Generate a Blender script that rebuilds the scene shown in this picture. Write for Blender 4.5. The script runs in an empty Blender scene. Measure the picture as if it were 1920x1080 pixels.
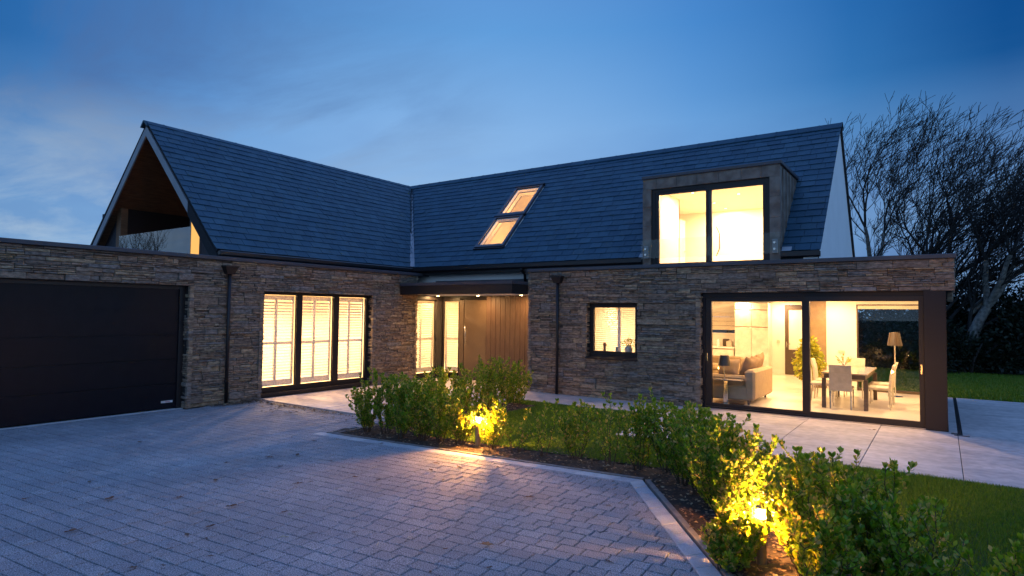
import bpy, math, random
import numpy as np
from mathutils import Vector
random.seed(7)
RNG = np.random.default_rng(7)
D = bpy.data
scn = bpy.context.scene
COL = scn.collection

# ------------------------------------------------------------------ camera
EYE = 1.85
PITCH, YAW, ROLL, FPX = math.radians(2.3397), math.radians(34.7968), math.radians(0.6628), 1159.67
cam = D.cameras.new('camera'); cam.sensor_width = 36; cam.lens = 36 * FPX / 1920
cam.clip_start = 0.05; cam.clip_end = 2000
co = D.objects.new('camera', cam); COL.objects.link(co); scn.camera = co
fw = Vector((-math.sin(YAW) * math.cos(PITCH), math.cos(YAW) * math.cos(PITCH), math.sin(PITCH)))
r0 = Vector((math.cos(YAW), math.sin(YAW), 0)); u0 = r0.cross(fw)
rr = r0 * math.cos(ROLL) + u0 * math.sin(ROLL); uu = u0 * math.cos(ROLL) - r0 * math.sin(ROLL)
from mathutils import Matrix
M3 = Matrix((rr, uu, -fw)).transposed()
co.matrix_world = Matrix.Translation((0, 0, EYE)) @ M3.to_4x4()

# ------------------------------------------------------------------ dusk sky, faint low sun
scn.view_settings.view_transform = 'Standard'; scn.view_settings.look = 'None'
scn.view_settings.exposure = 0.0; scn.view_settings.gamma = 1
scn.render.engine = 'CYCLES'
cy = scn.cycles
cy.use_denoising = True
try: cy.denoiser = 'OPENIMAGEDENOISE'
except Exception: pass
cy.max_bounces = 8; cy.diffuse_bounces = 4; cy.glossy_bounces = 4; cy.transparent_max_bounces = 24
cy.transmission_bounces = 6; cy.sample_clamp_indirect = 6; cy.caustics_reflective = False; cy.caustics_refractive = False
world = D.worlds.new('World'); scn.world = world; world.use_nodes = True
wn = world.node_tree; wn.nodes.clear()
def N(nt, t, **kw):
    n = nt.nodes.new(t)
    for k, v in kw.items(): setattr(n, k, v)
    return n
def ramp(nt, stops, fac=None, interp='LINEAR'):
    r = N(nt, 'ShaderNodeValToRGB'); r.color_ramp.interpolation = interp
    e = r.color_ramp.elements
    while len(e) < len(stops): e.new(0.5)
    for i, (p, c) in enumerate(stops):
        e[i].position = p; e[i].color = (*c, 1) if len(c) == 3 else c
    if fac is not None: nt.links.new(fac, r.inputs[0])
    return r
def math_(nt, op, a, b=None, clamp=False):
    m = N(nt, 'ShaderNodeMath', operation=op, use_clamp=clamp)
    for i, x in enumerate((a, b)):
        if x is None: continue
        if isinstance(x, (int, float)): m.inputs[i].default_value = x
        else: nt.links.new(x, m.inputs[i])
    return m.outputs[0]
def mixc(nt, f, a, b, bt='MIX'):
    m = N(nt, 'ShaderNodeMix', data_type='RGBA', blend_type=bt)
    for i, x in ((0, f), (6, a), (7, b)):
        if isinstance(x, (int, float)): m.inputs[i].default_value = x
        elif isinstance(x, tuple): m.inputs[i].default_value = (*x, 1)
        else: nt.links.new(x, m.inputs[i])
    return m.outputs[2]
ZEN = (0.22, 0.48, 1.18)  # overhead sky out of view, brightened to light ground and roofs
tc = N(wn, 'ShaderNodeTexCoord')
nrm = N(wn, 'ShaderNodeVectorMath', operation='NORMALIZE'); wn.links.new(tc.outputs['Generated'], nrm.inputs[0])
sep = N(wn, 'ShaderNodeSeparateXYZ'); wn.links.new(nrm.outputs[0], sep.inputs[0])
elev = math_(wn, 'MAXIMUM', sep.outputs['Z'], 0.0)
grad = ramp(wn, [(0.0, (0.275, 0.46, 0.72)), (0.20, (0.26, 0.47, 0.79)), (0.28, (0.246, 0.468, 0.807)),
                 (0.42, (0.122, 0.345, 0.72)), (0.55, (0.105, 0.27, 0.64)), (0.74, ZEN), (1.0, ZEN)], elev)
# azimuth: pale ahead, deepening each side; unseen sky behind brightened to light the walls
hv = N(wn, 'ShaderNodeCombineXYZ'); wn.links.new(sep.outputs['X'], hv.inputs[0]); wn.links.new(sep.outputs['Y'], hv.inputs[1])
hn = N(wn, 'ShaderNodeVectorMath', operation='NORMALIZE'); wn.links.new(hv.outputs[0], hn.inputs[0])
dotn = N(wn, 'ShaderNodeVectorMath', operation='DOT_PRODUCT'); wn.links.new(hn.outputs[0], dotn.inputs[0])
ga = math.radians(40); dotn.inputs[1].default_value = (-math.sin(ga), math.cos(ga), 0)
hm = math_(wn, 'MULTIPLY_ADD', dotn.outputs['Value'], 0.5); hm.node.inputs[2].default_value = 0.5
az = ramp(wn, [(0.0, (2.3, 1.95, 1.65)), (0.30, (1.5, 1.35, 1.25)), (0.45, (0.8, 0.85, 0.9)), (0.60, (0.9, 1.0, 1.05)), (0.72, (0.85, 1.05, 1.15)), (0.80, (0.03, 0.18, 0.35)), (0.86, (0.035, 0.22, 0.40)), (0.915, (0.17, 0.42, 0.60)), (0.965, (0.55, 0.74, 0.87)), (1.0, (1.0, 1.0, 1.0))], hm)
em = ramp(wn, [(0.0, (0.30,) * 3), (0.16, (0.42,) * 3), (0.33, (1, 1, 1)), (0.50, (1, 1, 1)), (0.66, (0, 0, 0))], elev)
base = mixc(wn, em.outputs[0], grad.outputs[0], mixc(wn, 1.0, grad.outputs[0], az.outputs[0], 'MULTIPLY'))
# thin streaky cloud on a plane above
zz = math_(wn, 'ADD', sep.outputs['Z'], 0.12)
cx_ = math_(wn, 'DIVIDE', sep.outputs['X'], zz); cy_ = math_(wn, 'DIVIDE', sep.outputs['Y'], zz)
cmb = N(wn, 'ShaderNodeCombineXYZ'); wn.links.new(cx_, cmb.inputs[0]); wn.links.new(cy_, cmb.inputs[1])
mp = N(wn, 'ShaderNodeMapping'); wn.links.new(cmb.outputs[0], mp.inputs[0])
mp.inputs['Rotation'].default_value = (0, 0, math.radians(34)); mp.inputs['Scale'].default_value = (0.8, 1.7, 1)
cn = N(wn, 'ShaderNodeTexNoise'); cn.inputs['Scale'].default_value = 0.9; cn.inputs['Detail'].default_value = 9; cn.inputs['Roughness'].default_value = 0.62
cn.inputs['Distortion'].default_value = 0.5
wn.links.new(mp.outputs[0], cn.inputs['Vector'])
cr = ramp(wn, [(0.43, (0, 0, 0)), (0.66, (1, 1, 1))], cn.outputs[0])
leftd = N(wn, 'ShaderNodeVectorMath', operation='DOT_PRODUCT'); wn.links.new(nrm.outputs[0], leftd.inputs[0])
leftd.inputs[1].default_value = (-math.cos(math.radians(5)), math.sin(math.radians(5)), 0)
lm = ramp(wn, [(0.60, (0.06, 0.06, 0.06)), (0.93, (1, 1, 1))], leftd.outputs['Value'])
cmask = math_(wn, 'MULTIPLY', math_(wn, 'MULTIPLY', cr.outputs[0], lm.outputs[0]), 0.9)
low = ramp(wn, [(0.0, (0.50, 0.64, 0.76)), (0.17, (0.40, 0.55, 0.72)), (0.30, (0.10, 0.20, 0.42)), (0.5, (0.075, 0.16, 0.36))], elev)
cb = mixc(wn, cmask, base, low.outputs[0])
# darker slate-blue cloud banks
cn2 = N(wn, 'ShaderNodeTexNoise'); cn2.inputs['Scale'].default_value = 0.45; cn2.inputs['Detail'].default_value = 5
mp2 = N(wn, 'ShaderNodeMapping'); wn.links.new(cmb.outputs[0], mp2.inputs[0]); mp2.inputs['Location'].default_value = (3.1, 1.7, 0)
mp2.inputs['Scale'].default_value = (0.9, 1.1, 1)
wn.links.new(mp2.outputs[0], cn2.inputs['Vector'])
cr2 = ramp(wn, [(0.42, (0, 0, 0)), (0.70, (1, 1, 1))], cn2.outputs[0])
cb2 = mixc(wn, math_(wn, 'MULTIPLY', cr2.outputs[0], 0.85), cb, mixc(wn, 1.0, cb, (0.56, 0.60, 0.74), 'MULTIPLY'))
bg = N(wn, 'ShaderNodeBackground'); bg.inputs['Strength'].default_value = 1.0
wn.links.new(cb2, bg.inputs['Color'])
wo = N(wn, 'ShaderNodeOutputWorld'); wn.links.new(bg.outputs[0], wo.inputs[0])
sl = D.lights.new('dusk_sun', 'SUN'); sl.energy = 0.05; sl.angle = math.radians(40); sl.color = (0.62, 0.78, 1.0)
so = D.objects.new('dusk_sun', sl); COL.objects.link(so)
so.rotation_euler = Vector((0.45, -0.75, -0.55)).to_track_quat('-Z', 'Y').to_euler()

# ------------------------------------------------------------------ measured constants (metres)
XL, YR = -11.62, 12.27         # faces of the left and the right stone walls
XR0, XR1 = -8.05, 0.18
HC, HG = 2.90, 2.29
XE, YE, HE = -11.95, 12.38, 3.066
XRG, YRG, HR = -15.14, 15.51, 6.20
YG, XG = 6.80, -1.82
HOUSE = Vector((-8.0, 13.3, 0.0))

# ------------------------------------------------------------------ materials
def mat(name, c1, c2=None, rough=0.6, metal=0.0, spec=0.5, scale=8.0, bump=0.0, bscale=None, island=0.0, detail=4, contrast=(0.35, 0.65), emit=None, coat=0.0, stretch=None):
    m = D.materials.new(name); m.use_nodes = True; nt = m.node_tree
    b = nt.nodes['Principled BSDF']
    c2 = c2 or tuple(x * 0.8 for x in c1)
    tcn = N(nt, 'ShaderNodeTexCoord'); vec = tcn.outputs['Object']
    if stretch:
        mpn = N(nt, 'ShaderNodeMapping'); mpn.inputs['Scale'].default_value = stretch; nt.links.new(vec, mpn.inputs[0]); vec = mpn.outputs[0]
    no = N(nt, 'ShaderNodeTexNoise'); no.inputs['Scale'].default_value = scale; no.inputs['Detail'].default_value = detail
    nt.links.new(vec, no.inputs['Vector'])
    r = ramp(nt, [(contrast[0], c1), (contrast[1], c2)], no.outputs[0])
    col = r.outputs[0]
    if island:
        g = N(nt, 'ShaderNodeNewGeometry')
        v = math_(nt, 'MULTIPLY_ADD', g.outputs['Random Per Island'], 2 * island); v.node.inputs[2].default_value = 1 - island
        cmbn = N(nt, 'ShaderNodeCombineColor')
        for i in range(3): nt.links.new(v, cmbn.inputs[i])
        col = mixc(nt, 1.0, col, cmbn.outputs[0], 'MULTIPLY')
    nt.links.new(col, b.inputs['Base Color'])
    b.inputs['Roughness'].default_value = rough; b.inputs['Metallic'].default_value = metal
    b.inputs['Specular IOR Level'].default_value = spec
    if coat: b.inputs['Coat Weight'].default_value = coat
    if bump:
        n2 = N(nt, 'ShaderNodeTexNoise'); n2.inputs['Scale'].default_value = bscale or scale * 4; n2.inputs['Detail'].default_value = 5
        nt.links.new(vec, n2.inputs['Vector'])
        bp = N(nt, 'ShaderNodeBump'); bp.inputs['Strength'].default_value = bump; bp.inputs['Distance'].default_value = 0.01
        nt.links.new(n2.outputs[0], bp.inputs['Height']); nt.links.new(bp.outputs[0], b.inputs['Normal'])
    if emit:
        b.inputs['Emission Color'].default_value = (*emit[0], 1); b.inputs['Emission Strength'].default_value = emit[1]
    return m
def island_mat(name, cols, rough=0.6, spec=0.4, bump=0.4, bscale=60, vscale=14, vamp=0.35, stretch=None, fleck=None):
    m = D.materials.new(name); m.use_nodes = True; nt = m.node_tree; b = nt.nodes['Principled BSDF']
    g = N(nt, 'ShaderNodeNewGeometry')
    st = [(i / (len(cols)), c) for i, c in enumerate(cols)]
    r = ramp(nt, st, g.outputs['Random Per Island'], 'CONSTANT')
    tcn = N(nt, 'ShaderNodeTexCoord'); vec = tcn.outputs['Object']
    if stretch:
        mpn = N(nt, 'ShaderNodeMapping'); mpn.inputs['Scale'].default_value = stretch; nt.links.new(vec, mpn.inputs[0]); vec = mpn.outputs[0]
    no = N(nt, 'ShaderNodeTexNoise'); no.inputs['Scale'].default_value = vscale; no.inputs['Detail'].default_value = 6; no.inputs['Roughness'].default_value = 0.65
    nt.links.new(vec, no.inputs['Vector'])
    v = ramp(nt, [(0.3, (1 - vamp,) * 3), (0.7, (1 + vamp,) * 3)], no.outputs[0])
    col = mixc(nt, 1.0, r.outputs[0], v.outputs[0], 'MULTIPLY')
    if fleck:
        n3 = N(nt, 'ShaderNodeTexNoise'); n3.inputs['Scale'].default_value = fleck[0]; n3.inputs['Detail'].default_value = 2
        nt.links.new(tcn.outputs['Object'], n3.inputs['Vector'])
        f = ramp(nt, [(0.35, (fleck[1],) * 3), (0.65, (fleck[2],) * 3)], n3.outputs[0])
        col = mixc(nt, 1.0, col, f.outputs[0], 'MULTIPLY')
    nt.links.new(col, b.inputs['Base Color'])
    b.inputs['Roughness'].default_value = rough; b.inputs['Specular IOR Level'].default_value = spec
    n2 = N(nt, 'ShaderNodeTexNoise'); n2.inputs['Scale'].default_value = bscale; n2.inputs['Detail'].default_value = 6
    nt.links.new(vec, n2.inputs['Vector'])
    bp = N(nt, 'ShaderNodeBump'); bp.inputs['Strength'].default_value = bump; bp.inputs['Distance'].default_value = 0.012
    nt.links.new(n2.outputs[0], bp.inputs['Height']); nt.links.new(bp.outputs[0], b.inputs['Normal'])
    return m
def glass_mat(name, tint=(0.97, 0.98, 0.98), dust=0.0, refl=1.5):
    m = D.materials.new(name); m.use_nodes = True; nt = m.node_tree; nt.nodes.clear()
    t = N(nt, 'ShaderNodeBsdfTransparent'); t.inputs[0].default_value = (*tint, 1)
    g = N(nt, 'ShaderNodeBsdfGlossy'); g.inputs['Roughness'].default_value = 0.0
    f = N(nt, 'ShaderNodeFresnel'); f.inputs['IOR'].default_value = refl
    # thin pane: an even reflectance with smudges of dust raising it slightly
    no = N(nt, 'ShaderNodeTexNoise'); no.inputs['Scale'].default_value = 3.0
    tcn = N(nt, 'ShaderNodeTexCoord'); nt.links.new(tcn.outputs['Object'], no.inputs['Vector'])
    k = math_(nt, 'MULTIPLY_ADD', no.outputs[0], 0.3); k.node.inputs[2].default_value = 0.9
    ge = N(nt, 'ShaderNodeNewGeometry'); front = math_(nt, 'SUBTRACT', 1.0, ge.outputs['Backfacing'])
    fk = math_(nt, 'MULTIPLY', math_(nt, 'MULTIPLY', f.outputs[0], k), front, True)
    mx = N(nt, 'ShaderNodeMixShader'); nt.links.new(fk, mx.inputs[0]); nt.links.new(t.outputs[0], mx.inputs[1]); nt.links.new(g.outputs[0], mx.inputs[2])
    o = N(nt, 'ShaderNodeOutputMaterial'); nt.links.new(mx.outputs[0], o.inputs[0])
    return m
def leaf_mat(name, cols, rough=0.38, trans=0.35, tint=(1.6, 1.2, 0.4)):
    m = D.materials.new(name); m.use_nodes = True; nt = m.node_tree; b = nt.nodes['Principled BSDF']
    g = N(nt, 'ShaderNodeNewGeometry')
    r = ramp(nt, [(i / max(1, len(cols) - 1), c) for i, c in enumerate(cols)], g.outputs['Random Per Island'])
    no = N(nt, 'ShaderNodeTexNoise'); no.inputs['Scale'].default_value = 30
    tcn = N(nt, 'ShaderNodeTexCoord'); nt.links.new(tcn.outputs['Object'], no.inputs['Vector'])
    v = ramp(nt, [(0.3, (0.8,) * 3), (0.7, (1.15,) * 3)], no.outputs[0])
    col = mixc(nt, 1.0, r.outputs[0], v.outputs[0], 'MULTIPLY')
    nt.links.new(col, b.inputs['Base Color']); b.inputs['Roughness'].default_value = rough; b.inputs['Specular IOR Level'].default_value = 0.4
    tr = N(nt, 'ShaderNodeBsdfTranslucent'); nt.links.new(mixc(nt, 1.0, col, tint, 'MULTIPLY'), tr.inputs[0])
    mx = N(nt, 'ShaderNodeMixShader'); mx.inputs[0].default_value = trans
    nt.links.new(b.outputs[0], mx.inputs[1]); nt.links.new(tr.outputs[0], mx.inputs[2])
    nt.links.new(mx.outputs[0], nt.nodes['Material Output'].inputs[0])
    return m
M = {}
M['stone'] = island_mat('ledge_stone', [(0.215, 0.155, 0.115), (0.25, 0.185, 0.135), (0.19, 0.145, 0.115), (0.28, 0.21, 0.145), (0.20, 0.165, 0.14), (0.225, 0.16, 0.115), (0.32, 0.24, 0.155), (0.21, 0.17, 0.14), (0.245, 0.18, 0.13), (0.175, 0.13, 0.10), (0.26, 0.185, 0.12), (0.20, 0.175, 0.155)],
                        rough=0.9, spec=0.15, bump=1.0, bscale=34, vscale=11, vamp=0.6, stretch=(1, 1, 2.6))
M['mortar'] = mat('mortar', (0.018, 0.015, 0.014), rough=0.95)
M['slate'] = island_mat('slate', [(0.016, 0.056, 0.090), (0.021, 0.064, 0.099), (0.013, 0.050, 0.082), (0.018, 0.059, 0.092), (0.025, 0.070, 0.104), (0.016, 0.053, 0.085), (0.022, 0.061, 0.090)],
                        rough=0.55, spec=0.25, bump=0.5, bscale=40, vscale=3, vamp=0.16)
M['deck'] = mat('roofing_felt', (0.012, 0.013, 0.016), rough=0.95)
M['coping'] = mat('coping_metal', (0.055, 0.056, 0.068), (0.045, 0.046, 0.058), rough=0.42, spec=0.5, scale=3)
M['black'] = mat('black_plastic', (0.010, 0.010, 0.012), rough=0.4)
M['frame'] = mat('bronze_frame', (0.018, 0.014, 0.014), (0.015, 0.012, 0.012), spec=0.35, rough=0.42, scale=20)
M['post'] = mat('dark_powder_coat', (0.008, 0.008, 0.013), (0.006, 0.006, 0.010), spec=0.3, rough=0.4, scale=2)
M['garage'] = mat('garage_steel', (0.007, 0.007, 0.011), (0.005, 0.005, 0.009), rough=0.30, spec=0.2, bump=0.10, bscale=260, scale=5)
M['render'] = mat('white_render', (0.82, 0.82, 0.81), (0.78, 0.78, 0.77), rough=0.85, bump=0.15, bscale=80, scale=2)
M['barge'] = mat('grey_bargeboard', (0.26, 0.27, 0.29), (0.21, 0.22, 0.24), rough=0.55, scale=3)
M['zinc'] = mat('weathered_zinc', (0.115, 0.085, 0.065), (0.20, 0.165, 0.135), rough=0.6, metal=0.0, scale=5, contrast=(0.38, 0.62), detail=8)
M['clad'] = mat('timber_cladding', (0.125, 0.072, 0.044), (0.085, 0.048, 0.029), rough=0.55, scale=6, stretch=(8, 8, 0.7), bump=0.15, bscale=40)
M['darkclad'] = mat('dark_cladding', (0.028, 0.028, 0.036), rough=0.7, scale=6, stretch=(8, 8, 0.7))
M['soffit'] = mat('soffit_boards', (0.20, 0.095, 0.045), (0.13, 0.060, 0.028), rough=0.55, scale=5, stretch=(6, 0.8, 6))
M['canopy_soffit'] = mat('canopy_soffit', (0.52, 0.47, 0.40), rough=0.7)
M['door'] = mat('bronze_door', (0.13, 0.085, 0.05), (0.12, 0.078, 0.046), rough=0.5, bump=0.08, bscale=300, scale=20)
M['steel'] = mat('brushed_steel', (0.55, 0.54, 0.52), rough=0.25, metal=1.0)
M['white'] = mat('white_paint', (0.80, 0.76, 0.68), (0.77, 0.73, 0.65), rough=0.5, scale=3)
M['shutter'] = mat('shutter_paint', (0.78, 0.72, 0.60), (0.74, 0.68, 0.57), rough=0.45, scale=3)
M['shutter'] = leaf_mat('shutter_paint', [(0.84, 0.80, 0.72), (0.84, 0.80, 0.72)], rough=0.5, trans=0.22, tint=(1.05, 1.0, 0.95))
M['plaster'] = mat('cream_plaster', (0.80, 0.76, 0.66), (0.77, 0.73, 0.63), rough=0.9, scale=1.5)
M['brownwall'] = mat('tan_wall', (0.28, 0.19, 0.10), rough=0.8)
M['floor'] = mat('floor_tiles', (0.66, 0.60, 0.50), (0.58, 0.52, 0.42), rough=0.30, scale=1.3)
M['cupboard'] = mat('cupboard_lacquer', (0.80, 0.76, 0.66), rough=0.35)
M['glass'] = glass_mat('window_glass')
M['glass2'] = glass_mat('balustrade_glass', (0.90, 0.93, 0.92), refl=1.6)
M['glass3'] = glass_mat('balcony_glass', (0.70, 0.75, 0.75), refl=3.2)
M['skyglass'] = glass_mat('skylight_glass', (0.92, 0.93, 0.93), refl=1.45)
M['terrace'] = island_mat('concrete_slabs', [(0.45, 0.385, 0.355), (0.41, 0.355, 0.33), (0.48, 0.41, 0.38), (0.43, 0.37, 0.345)], rough=0.6, bump=0.15, bscale=30, vscale=1.4, vamp=0.24, fleck=(9, 0.85, 1.1), stretch=(0.5, 1.6, 1))
M['paver'] = island_mat('granite_setts', [(0.235, 0.235, 0.25), (0.25, 0.25, 0.265), (0.222, 0.222, 0.24), (0.238, 0.238, 0.252), (0.265, 0.263, 0.275), (0.228, 0.228, 0.243)],
                        rough=0.78, spec=0.3, bump=1.0, bscale=110, vscale=1.1, vamp=0.20, fleck=(120, 0.35, 1.75))
M['kerb'] = island_mat('pale_granite_kerb', [(0.40, 0.40, 0.41), (0.46, 0.46, 0.46), (0.37, 0.37, 0.39)], rough=0.7, bump=0.6, bscale=110, vscale=6, vamp=0.15, fleck=(150, 0.8, 1.2))
M['edging'] = mat('concrete_edging', (0.20, 0.19, 0.18), (0.13, 0.12, 0.115), rough=0.85, scale=9, bump=0.4)
M['joint'] = mat('joint_sand', (0.022, 0.022, 0.026), rough=0.95)
M['soil'] = mat('bark_soil', (0.045, 0.028, 0.018), (0.018, 0.011, 0.008), rough=0.95, scale=22, bump=1.0, bscale=40, detail=8)
M['turf'] = mat('turf', (0.020, 0.042, 0.008), (0.012, 0.026, 0.005), rough=0.95, scale=14)
M['field'] = mat('field_grass', (0.025, 0.05, 0.012), (0.014, 0.03, 0.008), rough=0.95, scale=0.6)
M['blade'] = leaf_mat('grass_blades', [(0.045, 0.13, 0.008), (0.08, 0.19, 0.010), (0.12, 0.23, 0.014), (0.17, 0.24, 0.03)], rough=0.5, trans=0.3)
M['leaf'] = leaf_mat('laurel_leaves', [(0.075, 0.18, 0.012), (0.115, 0.25, 0.014), (0.17, 0.32, 0.018), (0.24, 0.37, 0.022), (0.34, 0.40, 0.05), (0.55, 0.42, 0.16)], rough=0.36, trans=0.42)
M['stem'] = mat('shrub_stem', (0.07, 0.045, 0.028), rough=0.8)
M['bark'] = mat('tree_bark', (0.24, 0.225, 0.20), (0.08, 0.075, 0.07), rough=0.9, scale=9, bump=0.8, bscale=14)
M['twig'] = mat('tree_twigs', (0.030, 0.026, 0.024), (0.018, 0.016, 0.015), rough=0.9, scale=3)
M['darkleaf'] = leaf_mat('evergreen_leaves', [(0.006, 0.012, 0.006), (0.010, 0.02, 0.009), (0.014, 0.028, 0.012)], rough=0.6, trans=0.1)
M['deadleaf'] = mat('dry_leaf', (0.16, 0.07, 0.03), (0.07, 0.03, 0.015), rough=0.7, scale=25)
M['tanleaf'] = mat('tan_dry_leaf', (0.36, 0.19, 0.08), (0.24, 0.12, 0.05), rough=0.7, scale=25)
M['paleleaf'] = mat('bleached_leaf', (0.52, 0.46, 0.34), (0.40, 0.34, 0.24), rough=0.7, scale=25)
M['greenleaf'] = mat('fresh_leaf', (0.06, 0.20, 0.02), rough=0.5)
M['litter'] = island_mat('leaf_litter', [(0.10, 0.05, 0.03), (0.16, 0.09, 0.05), (0.06, 0.035, 0.025), (0.24, 0.15, 0.09), (0.08, 0.05, 0.03), (0.30, 0.22, 0.13)], rough=0.8, bump=0.2)
M['sofa'] = mat('tan_upholstery', (0.40, 0.29, 0.17), (0.34, 0.245, 0.145), rough=0.9, bump=0.3, bscale=200)
M['cushion'] = mat('cushion_cloth', (0.30, 0.20, 0.11), (0.25, 0.165, 0.09), rough=0.9, bump=0.3, bscale=150)
M['chairf'] = mat('cream_leather', (0.58, 0.50, 0.38), rough=0.5)
M['tabletop'] = mat('table_glass_top', (0.36, 0.29, 0.20), rough=0.22)
M['darkwood'] = mat('dark_table_wood', (0.085, 0.055, 0.035), rough=0.45, stretch=(1, 1, 6))
M['chrome'] = mat('chrome_metal', (0.6, 0.58, 0.55), rough=0.15, metal=1.0)
M['shade'] = mat('smoked_lamp_shade', (0.045, 0.028, 0.018), rough=0.35)
M['shade_in'] = mat('inner_lamp_shade', (0.6, 0.5, 0.38), rough=0.5)
M['plantleaf'] = leaf_mat('houseplant_leaves', [(0.20, 0.26, 0.02), (0.32, 0.36, 0.03), (0.46, 0.44, 0.05)], rough=0.4, trans=0.35)
M['pot'] = mat('stone_plant_pot', (0.42, 0.36, 0.28), rough=0.7)
M['ceramic'] = mat('pale_ceramic', (0.60, 0.52, 0.40), (0.5, 0.42, 0.32), rough=0.5, scale=40)
M['figure'] = mat('terracotta_figure', (0.30, 0.16, 0.07), rough=0.6)
M['label'] = mat('label_white', (0.6, 0.6, 0.6), rough=0.5)
M['red'] = mat('label_red', (0.45, 0.03, 0.02), rough=0.5)
M['bollard'] = mat('bollard_metal', (0.22, 0.18, 0.13), rough=0.4, metal=0.3)
WARM = (1.0, 0.60, 0.285)
def emitter(name, c, s):
    m = D.materials.new(name); m.use_nodes = True; nt = m.node_tree; nt.nodes.clear()
    e = N(nt, 'ShaderNodeEmission'); e.inputs[0].default_value = (*c, 1); e.inputs[1].default_value = s
    o = N(nt, 'ShaderNodeOutputMaterial'); nt.links.new(e.outputs[0], o.inputs[0]); return m
M['lamp_disc'] = emitter('lit_downlight', (1.0, 0.72, 0.34), 14)
M['lamp_bright'] = emitter('lit_canopy_lens', (1.0, 0.74, 0.36), 45)
M['bollard_glow'] = emitter('lit_bollard_lens', (1.0, 0.43, 0.10), 9000)

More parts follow.
